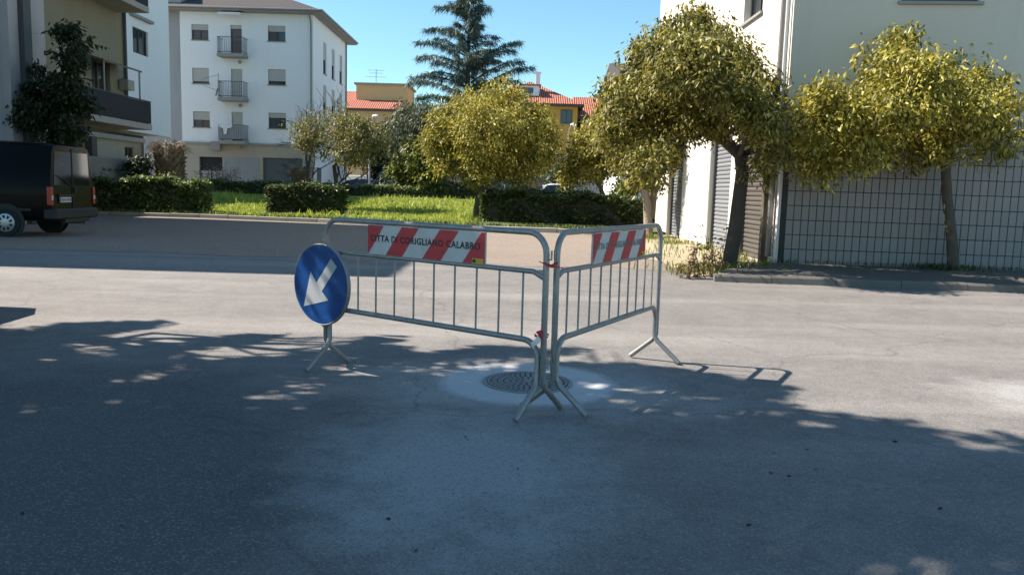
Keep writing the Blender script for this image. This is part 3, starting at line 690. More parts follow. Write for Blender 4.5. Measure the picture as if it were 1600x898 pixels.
obox(OX + .05, OX + .36, 29.45, 29.95, 4.6, 4.95).build('air_conditioner', m_slab, ob)
MB().tube(Q((OX + .08, 29.93, OZ), (OX + .08, 29.93, 4.0)), .055, 8).build('drainpipe', m_rail, ob)
# garden wall carrying a scrawl
gw = empty('garden_wall', (-16.6, 33.4, 0), 0, 'low grey plastered wall with faint scrawl behind the left hedge', 'wall')
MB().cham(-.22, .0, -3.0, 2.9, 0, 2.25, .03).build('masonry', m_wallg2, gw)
pp = [(.004, -1.0 + i * .030, 1.75 + .09 * math.sin(i * 1.9) * (.6 + .4 * math.sin(i * .37)) + .02 * math.sin(i * .9)) for i in range(60)]
MB().tube(pp, .013, 4).build('spray_scrawl', m_rail, gw)

# ------------------------------------------------------------------ building with shutters and tiled wall
rb = empty('corner_building', (5.2, 15.72, 0), 0, 'cream corner building with roller shutters and a tiled ground floor', 'building')
def rl(p): return Vector(p) - Vector((5.2, 15.72, 0))
BY0, BY1, BZ = 15.72, 30.6, 12.0
shut_ops = [(16.85, 18.75), (19.5, 21.6), (25.05, 27.3)]
wops = [(17.75, 19.2, 5.33, 7.0), (23.1, 24.1, 5.33, 6.75), (29.0, 30.0, 5.33, 6.75), (17.75, 19.2, 8.6, 10.2), (23.1, 24.1, 8.6, 10.2)]
MB().wall(rl((5.2, BY0, 0)), (0, 1, 0), (0, 0, 1), (-1, 0, 0), BY1 - BY0, BZ, [(a - BY0, b - BY0, .01, 2.88) for a, b in shut_ops] + [(a - BY0, b - BY0, c, d) for a, b, c, d in wops], .24).build('side_wall', m_wallr, rb)
for i, (a, b, c, d) in enumerate(wops): window(rb, 'window', rl((5.2, a, c)), (0, 1, 0), (-1, 0, 0), b - a, d - c, (.5, .4, .5, .3, .3)[i], .2)
FU = Vector((.996, -.089, 0)); FN = Vector((-.089, -.996, 0)); FW = 16
fwin = (1.95, 3.35, 5.08, 6.6)
MB().wall((0, 0, 2.93), FU, (0, 0, 1), FN, FW, BZ - 2.93, [(fwin[0], fwin[1], fwin[2] - 2.93, fwin[3] - 2.93)], .2).build('front_wall', m_wallf, rb)
window(rb, 'window', FU * fwin[0] + Vector((0, 0, fwin[2])), FU, FN, fwin[1] - fwin[0], fwin[3] - fwin[2], .5, .16)
MB().quad(Vector((0, 14.88, 0)), Vector((14, 14.88, 0)), Vector((14, 14.88, BZ)), Vector((0, 14.88, BZ))).poly([Vector((0, 0, BZ)), FU * FW + Vector((0, 0, BZ)), Vector((16, 14.88, BZ)), Vector((0, 14.88, BZ))]).build('rear_shell', m_wallf, rb)
MB().box(-.35, 0, -.3, 15.2, BZ, BZ + .2).build('eave', m_slab, rb)
# tiled ground floor: dark bed, every tile its own piece
bed = MB().quad(FU * 0 + FN * 0, FU * FW, FU * FW + Vector((0, 0, 2.93)), Vector((0, 0, 2.93))).build('tile_bed', m_joint, rb)
tw, th, jg = .1425, .283, .011; rr = random.Random(12)
def tile_mb(w, h, d=.012):
    return MB().add([(0,0,0),(w,0,0),(w,0,h),(0,0,h),(.003,-d,.003),(w-.003,-d,.003),(w-.003,-d,h-.003),(.003,-d,h-.003)], [(4,5,6,7),(0,1,5,4),(1,2,6,5),(2,3,7,6),(3,0,4,7)])
tme = tile_mb(tw - jg, th - jg).mesh('tile'); rest = MB(); cnt = 0
ang = math.atan2(FU.y, FU.x)
for i in range(96):
    for j in range(10):
        u, z = .12 + i * tw, .10 + j * th
        p = FU * u + FN * (.002 + rr.uniform(0, .002)); p.z = z
        if i < 30:
            o = link('tile', tme, m_tilep, bed, p); o.rotation_euler = (rr.uniform(-.006, .006), 0, ang)
        else:
            mm = tile_mb(tw - jg, th - jg); Rm = Matrix.Rotation(ang, 3, 'Z')
            rest.add([Rm @ Vector(v) + p for v in mm.v], mm.f)
tag(rest.build('far_tiles', m_tilep, bed), kind='stuff')
MB().box(.0, .1, 0, .1, 0, 0.01).build('corner_footing', m_slab, rb)
MB().add([FN * .03 + FU * 0, FN * .03 + FU * FW, FN * .03 + FU * FW + Vector((0, 0, .09)), FN * .03 + Vector((0, 0, .09))], [(0, 1, 2, 3)]).build('plinth', m_slab, rb)
# pale panels on the pillars of the shuttered side
pm = {}
for y0, y1, cols in ((15.86, 16.83, 1), (18.77, 19.48, 1), (21.62, 25.03, 3), (27.32, 30.5, 3)):
    for c in range(cols):
        for j in range(8):
            w = (y1 - y0) / cols; key = round(w, 3)
            if key not in pm: pm[key] = MB().cham(-.014, -.002, .003, w - .003, .003, .355, .002).mesh('panel')
            link('cladding_panel', pm[key], m_panel, rb, (0, y0 + c * w - BY0, .04 + j * .36))
for si, (a, b) in enumerate(shut_ops):
    mt = m_metal_shade if si == 0 else m_metal
    sh = MB().box(.20, .235, a - BY0 + .002, b - BY0 - .002, .012, 2.878).build('roller_shutter', mt, rb)
    for y in (a + .002, b - .06): MB().box(.10, .19, y - BY0, y - BY0 + .058, .012, 2.87).build('guide_rail', m_rail, sh)
    n = 27; hh = 2.84 / n; w = b - a - .13
    key = MB(); y0 = a - BY0 + .065
    prof = [(.198, .004), (.172, .012), (.160, hh * .45), (.172, hh - .014), (.198, hh - .006)]
    sm = MB().prism([(x, 0, z) for x, z in prof], (0, w, 0)).mesh('slat')
    for j in range(n): link('slat', sm, mt, sh, (0, y0, .02 + j * hh))
MB().tube([(-.10, .28, BZ), (-.10, .28, .2)], .06, 8).build('drainpipe', m_pipe, rb)
MB().tube([(-.085, .10, BZ), (-.085, .10, 3.0)], .035, 8).build('white_conduit', m_pipew, rb)
MB().box(-.05, .0, -.018, .09, .02, 2.9).build('corner_trim', m_pipew, rb)
MB().box(-.16, -.001, .55, .72, .02, 2.9).build('corner_post', m_bark, rb)

# ------------------------------------------------------------------ houses behind the park
def house(name, x0, x1, y0, y1, ze, zr, label, wallm, roofm, wins, ridge='x', ovh=.6):
    cx, cy = (x0 + x1) / 2, (y0 + y1) / 2
    t = empty(name, (cx, cy, 0), 0, label, 'house')
    a, b, c, d = x0 - cx, x1 - cx, y0 - cy, y1 - cy
    MB().wall((a, c, 0), (1, 0, 0), (0, 0, 1), (0, -1, 0), b - a, ze, [(w[0] - x0, w[1] - x0, w[2], w[3]) for w in wins], .2).build('front_wall', wallm, t)
    MB().quad((a, c, 0), (a, d, 0), (a, d, ze), (a, c, ze)).quad((b, c, 0), (b, d, 0), (b, d, ze), (b, c, ze)).quad((a, d, 0), (b, d, 0), (b, d, ze), (a, d, ze)).build('outer_walls', wallm, t)
    for w in wins: window(t, 'window', (w[0] - cx, c, w[2]), (1, 0, 0), (0, -1, 0), w[1] - w[0], w[3] - w[2], w[4], .16)
    e = [(a - ovh, c - ovh, ze), (b + ovh, c - ovh, ze), (b + ovh, d + ovh, ze), (a - ovh, d + ovh, ze)]
    if ridge == 'hip':
        k = min(b - a, d - c) / 2; rr_ = [(a + k, 0, zr), (b - k, 0, zr)]
        m = MB().add(e + rr_, [(0, 1, 5, 4), (1, 2, 5), (2, 3, 4, 5), (3, 0, 4)])
    else:
        rr_ = [(a - ovh, 0, zr), (b + ovh, 0, zr)]
        m = MB().add(e + rr_, [(0, 1, 5, 4), (2, 3, 4, 5), (1, 2, 5), (3, 0, 4)])
    rf = m.build('roof', roofm, t)
    MB().box(e[0][0], e[1][0], e[0][1], e[2][1], ze - .22, ze - .02).build('eave_board', m_frame, rf)
    return t, rf
h1, rf1 = house('yellow_house', -21, -12.6, 84, 94, 9.3, 11.6, 'apricot house with red tiled roof between white block and cedar', m_wallp, m_roofr, [(-16.6, -15.2, 6.4, 7.8, .7), (-19, -17.6, 6.4, 7.8, .5), (-14.9, -13.6, 3.2, 4.6, .6)])
MB().box(-.2, 5.2, -2.8, 3, 8.9, 12.0).build('attic_block', m_wallp, h1); MB().box(-.4, 5.4, -3, 3.2, 12.0, 12.2).build('attic_roof', m_slab, h1)
b = MB().tube([(1.4, 0, 12.2), (1.4, 0, 14.0)], .03, 5)
for z, l in ((13.9, .9), (13.6, .7), (13.2, 1.1)): b.tube([(1.4 - l, 0, z), (1.4 + l, 0, z)], .02, 4)
b.build('roof_antenna', m_pipe, h1)
h2, rf2 = house('ochre_house', -3.5, 6.1, 82, 92, 10.1, 12.9, 'ochre house with red tiled hip roof and chimney behind the golden trees', m_wally, m_roofr, [(4.4, 5.6, 8.2, 9.6, .0), (1.7, 3.3, 6.2, 7.4, 1.0), (4.2, 5.3, 3.4, 5.2, 0), (-2.6, -1.2, 6.2, 7.4, .5), (-2.2, -.6, 3.4, 4.8, .6)], 'hip')
MB().box(.55, 1.0, -2.9, -2.4, 11.2, 13.4).box(.45, 1.1, -3.0, -2.3, 13.4, 13.5).build('chimney', m_wallw, rf2)
MB().box(-1.6, .9, -3.8, -2.2, 11.0, 12.0).build('dormer', m_wallw, rf2); MB().box(-1.4, .3, -3.83, -3.81, 11.25, 11.8).build('dormer_window', m_glass, rf2); MB().box(-1.8, 1.1, -4.0, -2.0, 12.0, 12.12).build('dormer_roof', m_roofr, rf2)
b = MB().tube([(-1.2, 0, 12.6), (-1.2, 0, 15.4)], .03, 5)
for z, l in ((15.2, .5), (14.6, .8)): b.tube([(-1.2 - l, 0, z), (-1.2 + l, 0, z)], .02, 4)
b.build('roof_antenna', m_pipe, h2)
h3, rf3 = house('terraced_house', 6.6, 13, 84, 93, 9.1, 11.6, 'low red roofed house with grey ground floor next to ochre house', m_wallb, m_roofr, [(7.2, 8.6, 6.6, 8.2, .4), (7.6, 9.0, 2.9, 4.4, .8)])
MB().box(-3.0, -1.3, -5.4, -4.55, 3, 3.2).build('porch_slab', m_slab, h3)
MB().box(-1.0, 1.4, -4.62, -4.52, .1, 2.7).build('garage_door', m_frame, h3)
h4, rf4 = house('tall_house', 7.7, 14, 58, 70, 9.9, 11.4, 'tall pale house whose eave juts out above the golden tree beside shutters', m_wallw, m_roofd, [(9.4, 10.6, 7.2, 8.6, .4), (9.4, 10.6, 4.2, 5.6, .4)])
h5, rf5 = house('grey_house', -11.5, -4.6, 96, 104, 9.6, 10.6, 'far grey flat topped house half hidden behind the cedar', m_wallg, m_roofd, [(-10.5, -9, 6, 7.4, .5), (-8, -6.5, 6, 7.4, .5)])
tag(MB().box(-13.5, 16, 51.2, 79, .02, .42).build('back_street', m_asph), kind='structure')
# low boundary walls of the back street
bw = empty('boundary_wall', (-6, 70, 0), 0, 'pale low wall along the back street beneath the dark tree', 'wall')
MB().cham(-9, 0.4, -.15, .15, 0, 2.3, .03).build('masonry', m_wallw, bw)
bw2 = empty('boundary_wall', (8, 76, 0), 0, 'grey panelled low wall below the red roofed house', 'wall')
MB().cham(-2.4, 3.2, -.15, .15, 0, 2.5, .03).build('masonry', m_wallg, bw2)
for i in range(6): MB().box(-2.3 + i * .9, -1.5 + i * .9, -.17, -.152, .2, 2.4).build('panel', m_corr, bw2)

# ------------------------------------------------------------------ vehicles
def wheel(par, x, y, r, w, s, rimm):
    k = MB().lathe([(r * .62, -w / 2), (r * .95, -w / 2), (r, -w * .36), (r, w * .36), (r * .95, w / 2), (r * .62, w / 2)], 28, (x, y, r), 'Y').build('wheel', m_tyre, par, True)
    b = MB(); yo = y + s * w * .5
    b.lathe([(.02, 0), (r * .64, 0), (r * .64, s * .012), (r * .58, s * .02), (.02, s * .03)], 28, (x, yo, r), 'Y'); b.build('rim', rimm, k, True)
    b = MB()
    for i in range(9):
        a = 2 * math.pi * i / 9
        c, d = math.cos(a), math.sin(a)
        q = [(r * .30, -.018), (r * .52, -.034), (r * .52, .034), (r * .30, .018)]
        b.poly([(x + c * u - d * v, yo + s * .0285, r + d * u + c * v) for u, v in q])
    b.build('rim_slots', m_plast, k)
    return k
def ring(x, w0, w1, w2, z0, zb, zt):       # cross-section of a car body, rounded at the roof
    half = [(w0 * .85, z0), (w0, z0 + .10), (w1, zb - .18), (w1 - .01, zb), (w2 + .03, zt - .12), (w2 - .05, zt - .035), (w2 - .20, zt)]
    return [(x, -a, z) for a, z in half] + [(x, a, z) for a, z in reversed(half)]
def van():
    # local +x is the front of the van, rear face at x = 0
    t = empty('van', (-10.48, 19.10, 0), R(181.5), 'black panel van parked tail towards the lot, seen at left', 'van')
    rings = [ring(.10, .90, .93, .76, .42, 1.12, 2.02), ring(.02, .93, .965, .80, .40, 1.14, 2.10), ring(.16, .945, .975, .83, .38, 1.14, 2.15), ring(1.2, .95, .98, .84, .36, 1.14, 2.17), ring(3.0, .95, .98, .83, .36, 1.14, 2.16),
             ring(3.55, .95, .98, .80, .36, 1.13, 2.08), ring(4.25, .95, .97, .78, .36, 1.10, 1.42), ring(4.85, .90, .92, .70, .36, .95, 1.08), ring(5.0, .80, .82, .6, .42, .8, .95)]
    bd = MB().loft(rings[1:]).build('body', m_vanp, t, True)
    b = MB()
    for y0, y1 in ((-.80, -.035), (.035, .80)):
        b = MB().add([(.026, y0, 1.20), (.026, y1, 1.20), (.026, y1 * .93 if abs(y1) > .5 else y1, 1.96), (.026, y0 * .93 if abs(y0) > .5 else y0, 1.96)], [(0, 1, 2, 3)])
        b.v = [(x - .012, y, z) for x, y, z in b.v]; b.build('rear_window', m_carglass, t)
    MB().box(.0, .012, -.010, .010, .5, 2.05).build('door_seam', m_plast, t)
    for s in (-1, 1):
        tl = MB().cham(-.012, .10, s * .955 - .075, s * .955 + .022, .74, 1.16, .012).build('tail_light', m_tail, t)
        MB().cham(-.016, .0, s * .955 - .06, s * .955 + .005, .86, .96, .004).build('reversing_lens', m_lens, tl)
        MB().box(.45, 3.3, s * .976, s * .992, .60, .66).build('rub_strip', m_plast, t)
        for x in (1.95, 3.25): MB().box(x, x + .012, s * .979 - .004, s * .979 + .004, .45, 1.12).build('panel_seam', m_pipe, t)
        MB().cham(2.02, 2.20, s * .985 - .015, s * .985 + .02, 1.0, 1.04, .006).build('door_handle', m_plast, t)
        MB().box(1.5, 2.6, s * .93 - .02, s * .93 + .02, 1.25, 1.85).build('side_window', m_carglass, t)
        MB().box(3.6, 3.75, s * 1.0 - .05, s * 1.12 + .05 * s, 1.15, 1.45).build('mirror', m_plast, t)
    bp = MB().cham(-.10, .20, -.97, .97, .42, .66, .03).build('rear_bumper', m_plast, t)
    MB().box(-.08, .05, -.55, .55, .34, .43).build('step', m_plast, bp)
    pl = MB().box(-.014, -.002, .10, .62, .80, .92).build('licence_plate', m_white, t)
    for y0, y1 in ((.105, .145), (.575, .615)): MB().box(-.017, -.0145, y0, y1, .803, .917).build('blue_band', m_blue, pl)
    rr = random.Random(2)
    for i in range(7): MB().box(-.0165, -.0142, .17 + i * .056, .17 + i * .056 + rr.uniform(.022, .034), .83, .89).build('worn_character', m_plast, pl)
    MB().tube([(.0, .06, 1.18), (-.02, .35, 1.30), (-.01, .70, 1.42)], .008, 5).build('wiper', m_plast, t)
    MB().cham(-.03, .0, -.13, -.05, 1.02, 1.14, .008).build('rear_handle', m_plast, t)
    MB().box(-.02, -.002, .06, .66, .935, .985).build('plate_light', m_plast, t)
    MB().tube([(-.02, -.5, .30), (.5, -.5, .30)], .035, 8).build('exhaust', m_pipe, t)
    for x in (1.02, 4.05):
        for s in (-1, 1):
            MB().lathe([(.01, -.02), (.40, -.02), (.40, .02), (.01, .02)], 26, (x, s * .955, .36), 'Y').build('wheel_arch', m_plast, t)
            wheel(t, x, s * .90, .325, .20, s, m_alloy)
    return t
van()
def car(loc, rz, paint, label, rim=m_alloy):
    t = empty('parked_car', (*loc, .42 if loc[1] > 50 else 0), rz, label, 'car', 'cars parked in the neighbourhood')
    low = [ring(0.0, .70, .74, .60, .45, .72, .80), ring(.10, .78, .82, .66, .30, .80, .95), ring(.9, .80, .84, .70, .24, .86, 1.0), ring(2.6, .80, .84, .70, .24, .86, 1.0), ring(3.6, .79, .82, .66, .26, .80, .92), ring(3.95, .70, .74, .56, .38, .66, .74)]
    MB().loft(low).build('body', paint, t, True)
    cab = [[(x, s * w, z) for s, w, z in ((-1, w0, .93), (-1, w1, zt - .06), (-1, w1 - .10, zt), (1, w1 - .10, zt), (1, w1, zt - .06), (1, w0, .93))] for x, w0, w1, zt in ((.12, .66, .58, 1.0), (.42, .70, .58, 1.40), (1.2, .72, .60, 1.47), (2.0, .72, .60, 1.45), (2.45, .70, .56, 1.32), (3.0, .66, .60, .98))]
    MB().loft(cab).build('cabin', paint, t, True)
    for s in (-1, 1):
        for x0, x1, x2, x3 in ((.52, 1.32, 1.32, .62), (1.40, 2.60, 2.28, 1.40)):
            b = MB().add([(x0, s * .722, .96), (x1, s * .722, .96), (x2, s * .622, 1.36), (x3, s * .622, 1.36)], [(0, 1, 2, 3)]); b.v = [(x, y + s * .012, z) for x, y, z in b.v]; b.build('side_window', m_carglass, t)
        MB().cham(-.02, .12, s * .62 - .12, s * .62 + .12, .62, .82, .02).build('tail_light', m_tail, t)
        MB().cham(3.78, 3.97, s * .56 - .13, s * .56 + .13, .58, .74, .02).build('headlight', m_lens, t)
    MB().quad((2.54, -.54, 1.29), (2.54, .54, 1.29), (3.03, .60, 1.0), (3.03, -.60, 1.0)).build('windscreen', m_carglass, t)
    MB().quad((.33, -.52, 1.35), (.33, .52, 1.35), (.09, .58, 1.02), (.09, -.58, 1.02)).build('rear_window', m_carglass, t)
    MB().cham(-.06, .12, -.74, .74, .28, .50, .03).build('rear_bumper', m_plast, t)
    for x in (.68, 3.12):
        for s in (-1, 1): wheel(t, x, s * .74, .29, .17, s, rim)
    return t
car((-6.33, 4.45), R(90), m_carp['grey'], 'small dark hatchback parked at the kerb, casting the pointed shadow at left')
p = at(752, 310, 52.3); car((p.x, 52.3), R(184), m_carp['blue'], 'pale blue car whose roof shows over the hedge beside tree trunk')
p = at(905, 312, 52.6); car((p.x, 52.6), R(188), m_carp['white'], 'white car behind the hedge below the grey green bush')
p = at(830, 312, 56); car((p.x, 56), R(180), m_carp['silver'], 'silver car mostly hidden by hanging dead palm fronds')
p = at(655, 315, 57); car((p.x, 57), R(176), m_carp['silver'], 'silver car roof just above the back hedge under lime bush')
p = at(600, 315, 57); car((p.x, 57), R(181), m_carp['grey'], 'dark car roof behind back hedge near the lamp post')
# lamp posts
def lamp(px, py_top, Y, label):
    top = at(px, py_top, Y)
    t = empty('street_lamp', (top.x - .35, Y, 0), 0, label, 'street lamp', 'white globe street lamps')
    MB().tube([(0, 0, 0), (0, 0, top.z - .9), (.06, 0, top.z - .35), (.30, 0, top.z - .05)], [.075, .055, .045, .035], 8).build('pole', m_pipew if px < 700 else m_pipe, t, True)
    MB().lathe([(.04, -.14), (.2, -.1), (.24, 0), (.16, .1), (.03, .13)], 14, (.38, 0, top.z), 'Z').build('lamp_head', m_cloth, t, True)
lamp(586, 182, 53, 'white street lamp left of the cedar, rising from the back hedge')
lamp(895, 195, 66, 'white street lamp in front of the ochre house corner')

# ------------------------------------------------------------------ foliage generators
def blob_points(blobs, n, rng, shell=.55):
    B = np.array([(*b[0], *(b[1] if isinstance(b[1], (tuple, list)) else (b[1],) * 3)) for b in blobs], float)
    w = (B[:, 3] * B[:, 4] * B[:, 5]) ** (2 / 3); idx = rng.choice(len(B), n, p=w / w.sum())
    d = rng.normal(size=(n, 3)); d /= np.linalg.norm(d, axis=1)[:, None]
    rad = rng.random(n) ** (1 / 3) * (1 - shell) + shell * rng.random(n) ** .18
    rad *= 1 + .13 * np.sin(d[:, 0] * 5 + idx) * np.cos(d[:, 2] * 6 + idx * 2) + .11 * rng.normal(size=n)
    rad *= np.where(rng.random(n) < .06, 1 + .35 * rng.random(n), 1)
    return B[idx, :3] + d * rad[:, None] * B[idx, 3:], d
def leaf_mesh(name, P, L, W, rng, mat, parent, droop=(.0, 1.3), fold=.25, outw=None):
    n = len(P); a = rng.random(n) * 2 * np.pi
    if outw is not None: a = np.where(rng.random(n) < .6, np.arctan2(outw[:, 1], outw[:, 0]) + rng.normal(size=n) * .8, a)
    p = droop[0] + (droop[1] - droop[0]) * rng.random(n)
    d = np.stack([np.cos(a) * np.cos(p), np.sin(a) * np.cos(p), -np.sin(p)], 1)
    s = np.stack([-np.sin(a), np.cos(a), np.zeros(n)], 1); nn = np.cross(d, s); rl_ = rng.normal(size=n) * .6
    s = s * np.cos(rl_)[:, None] + nn * np.sin(rl_)[:, None]; nn = np.cross(d, s)
    l = (L * (.65 + .7 * rng.random(n)))[:, None]; w = (W * (.7 + .6 * rng.random(n)))[:, None]
    mid = P + d * l * .42 - nn * w * fold; 
    V = np.stack([P, mid + s * w * .5, P + d * l + np.array([0, 0, -1]) * l * .12, mid - s * w * .5], 1)
    i = np.arange(n)[:, None] * 4
    F = np.concatenate([i + np.array([[0, 1, 2]]), i + np.array([[0, 2, 3]])], 1).reshape(-1, 3)
    return np_mesh(name, V, F, mat, parent)
def sprays(blobs, n, per, spread, rng, shell=.55):
    k = 9; c, d = blob_points(blobs, max(1, n // k), rng, shell)       # tufts of sprays, sprays of leaves
    rm = float(np.mean([np.mean(b[1]) for b in blobs]))
    c = np.repeat(c, k, 0) + rng.normal(size=(len(c) * k, 3)) * np.array([1, 1, .8]) * min(.17 * rm + .03, .12) * (spread / .085) ** .5; d = np.repeat(d, k, 0)
    P = np.repeat(c, per, 0); D = np.repeat(d, per, 0)
    P = P + rng.normal(size=P.shape) * spread
    return P, D
def limb(b, p, q, r0, r1, rnd, seg=5, wob=.10, n=6):
    p, q = Vector(p), Vector(q); l = (q - p).length; pts = [p]
    for i in range(1, seg): 
        f = i / seg; pts.append(p.lerp(q, f) + Vector((rnd.uniform(-1, 1), rnd.uniform(-1, 1), rnd.uniform(-.4, 1) * (1 - f))) * l * wob)
    pts.append(q); b.tube(pts, [r0 + (r1 - r0) * (i / seg) ** .8 for i in range(seg + 1)], n)
def tree(name, label, base, trunk, tr, blobs, nspray, per, leaf, L, W, bark, seed, group=None, spread=.06, shell=.55, droop=(.0, 1.3), limbs=True, cat='tree', keep=None, shoots=0):
    rng = np.random.default_rng(seed); rnd = random.Random(seed); base = Vector(base)
    t = empty(name, base, 0, label, cat, group)
    b = MB(); pts = [Vector(p) - base for p in trunk]
    flare = [pts[0] - Vector((0, 0, .05)), pts[0] + (pts[1] - pts[0]) * .06] + pts[1:]
    rs = [tr[0] * 1.35, tr[0]] + [tr[0] + (tr[1] - tr[0]) * i / (len(pts) - 1) for i in range(1, len(pts))]
    b.tube(flare, rs, 10)
    lb = [((Vector(c) - base)[:], r) for c, r in blobs]
    if limbs:
        for c, r in lb:
            c = Vector(c); k = min(range(max(1, len(pts) // 2), len(pts)), key=lambda i: (pts[i] - c).length)
            limb(b, pts[k], c, tr[1] * .62, tr[1] * .14, rnd)
            rv = Vector(r if isinstance(r, (tuple, list)) else (r,) * 3)
            for _ in range(4):
                dd = Vector((rnd.gauss(0, 1), rnd.gauss(0, 1), rnd.gauss(.2, 1))).normalized()
                limb(b, pts[k].lerp(c, .7), c + Vector((dd.x * rv.x, dd.y * rv.y, dd.z * rv.z)) * .85, tr[1] * .22, tr[1] * .05, rnd, 4, .08, 5)
    b.build('trunk', bark, t, True)
    P, D = sprays(lb, nspray, per, spread, rng, shell)
    if shoots:                                         # leafy shoots that break the outline
        c, d = blob_points(lb, shoots, rng, 1.0); d[:, 2] = np.abs(d[:, 2]) * .9 + .15 * rng.normal(size=shoots); d += .35 * rng.normal(size=d.shape)
        d /= np.linalg.norm(d, axis=1)[:, None]; sl_ = L * (1.6 + 2.6 * rng.random(shoots)); m_ = 11
        f = np.tile(np.linspace(0, 1, m_), shoots); cc = np.repeat(c, m_, 0); dd = np.repeat(d, m_, 0); ss = np.repeat(sl_, m_)
        P = np.concatenate([P, cc + dd * (f * ss)[:, None] + np.array([0, 0, -1]) * (f * f * ss * .25)[:, None]]); D = np.concatenate([D, dd])
    if keep is not None: k = keep(P + np.array(base[:])); P, D = P[k], D[k]
    leaf_mesh('crown', P, L, W, rng, leaf, t, droop, outw=D)
    return t
def pxblobs(lst, Y, dy=.75, seed=0, extra=True):       # (px, py, radius px[, depth offset]) -> crown lumps at the tree's own distance
    rnd = random.Random(seed); out = []
    for q in lst:
        px, py, r = q[:3]; k = Y / FPX; off = q[3] if len(q) > 3 else rnd.uniform(-.5, .5) * dy
        c = at(px, py, Y + off); rr_ = r * (Y + off) / FPX
        out.append((tuple(c), (rr_, rr_ * 1.05, rr_ * .95)))
    return out

# golden street trees
G1 = 'golden leaved street trees'
Y = 15.1
bl1 = pxblobs([(1288, 185, 50), (1300, 150, 38), (1268, 165, 32), (1285, 250, 34), (1300, 215, 45), (1345, 190, 52), (1395, 150, 62), (1360, 150, 45), (1400, 85, 26, 0), (1412, 60, 15, 0), (1385, 110, 36), (1440, 120, 50), (1480, 130, 58), (1525, 150, 50), (1562, 165, 38), (1585, 160, 20), (1440, 200, 56), (1390, 220, 40), (1500, 195, 48), (1540, 205, 34), (1412, 270, 24), (1350, 235, 34), (1575, 200, 24), (1560, 228, 14), (1300, 170, 36, -1.9), (1440, 150, 44, -2.0), (1380, 180, 36, -2.0), (1510, 165, 36, -2.0)], Y, 3.4, 1)
b0 = at(1489, 430, 15.0)
tree('street_tree', 'golden leaved street tree in front of the tiled wall', (b0.x, 15.0, .12), [(b0.x, 15.0, .12), at(1487, 370, 15.0), at(1480, 310, 15.0), at(1477, 255, 15.0), at(1462, 225, 15.0)], (.105, .075), bl1, 5800, 7, lf_gold, .102, .045, m_bark, 11, G1, .085, shoots=130)
Y = 15.2
bl2 = pxblobs([(1075, 45, 26, 0), (1088, 25, 15, 0), (1045, 70, 36), (1100, 85, 48), (1060, 110, 56), (1135, 100, 40), (1160, 112, 28), (1165, 145, 42), (1195, 170, 30), (1110, 140, 62), (1030, 120, 44), (1010, 100, 28), (1000, 150, 46), (975, 150, 34), (1060, 170, 58), (1125, 170, 38), (1190, 205, 36), (1208, 195, 26), (1010, 205, 46), (1045, 215, 26), (1150, 150, 40, -2.0), (1100, 110, 42, -2.2), (1195, 185, 28, -1.9), (1060, 95, 36, -2.0), (975, 200, 36), (1190, 262, 22), (1205, 240, 22), (1020, 250, 30), (1000, 265, 22)], Y, 3.2, 2)
b0 = at(1138, 424, 15.0)
tree('street_tree', 'large golden tree with forked grey trunk at the end of pavement', (b0.x, 15.0, 0), [(b0.x, 15.0, 0), at(1150, 350, 15.0), at(1160, 270, 15.1), at(1156, 242, 15.1), at(1128, 215, 15.2), at(1095, 200, 15.3), at(1078, 165, 15.4)], (.138, .09), bl2, 6800, 7, lf_gold2, .100, .044, m_barkd, 12, G1, .085, shoots=150)
Y = 26
bl3 = pxblobs([(985, 150, 34), (960, 180, 30), (1000, 190, 42), (955, 215, 26), (990, 235, 38), (1030, 225, 40), (1040, 260, 26), (1005, 275, 26), (1050, 200, 30), (975, 262, 18), (1060, 150, 34)], Y, 1.4, 3)
b0 = at(1013, 371, 26)
tree('street_tree', 'golden tree with pale twisted trunk at hedge end by the shutters', (b0.x, 26, 0), [(b0.x, 26, 0), at(1012, 320, 26), at(1004, 285, 26), at(1000, 240, 26), at(1005, 200, 26)], (.155, .10), bl3, 2300, 7, lf_gold2, .125, .060, m_barkl, 13, G1, .10, shoots=60)
MB().tube([at(1018, 340, 26.2) - Vector((b0.x, 26, 0)), at(1022, 300, 26.3) - Vector((b0.x, 26, 0)), at(1030, 260, 26.3) - Vector((b0.x, 26, 0))], [.12, .10, .07], 8).build('second_stem', m_barkl, bpy.context.scene.objects['street_tree.002'], True)
Y = 33
bl4 = pxblobs([(930, 225, 34), (905, 260, 22), (960, 215, 34), (945, 190, 20), (925, 275, 20), (975, 250, 26), (945, 250, 32), (890, 275, 15), (968, 185, 20), (908, 238, 20), (893, 264, 15)], Y, 1.4, 4)
tree('street_tree', 'slim golden tree leaning behind the right hedge', (at(952, 345, 33).x, 33, .1), [(at(952, 345, 33).x, 33, .1), at(945, 310, 33), at(934, 285, 33), at(935, 255, 33)], (.11, .07), bl4, 1900, 7, lf_gold, .14, .068, m_bark, 14, G1, .11, shoots=50)
Y = 31.6
bl5 = pxblobs([(705, 200, 38), (735, 172, 34), (775, 160, 30), (805, 165, 28), (825, 190, 34), (845, 215, 24), (760, 205, 58), (800, 215, 48), (690, 232, 28), (680, 212, 20), (718, 250, 32), (755, 250, 34), (800, 252, 36), (836, 248, 26), (690, 255, 16), (742, 275, 16), (850, 240, 14)], Y, 2.0, 5)
tree('street_tree', 'round golden tree on the lawn in front of the cedar', (at(741, 352, Y).x, Y, .1), [(at(741, 352, Y).x, Y, .1), at(748, 310, Y), at(756, 285, Y), at(758, 255, Y)], (.14, .10), bl5, 5400, 7, lf_gold, .130, .062, m_bark, 15, G1, .12, shoots=90)
Y = 35
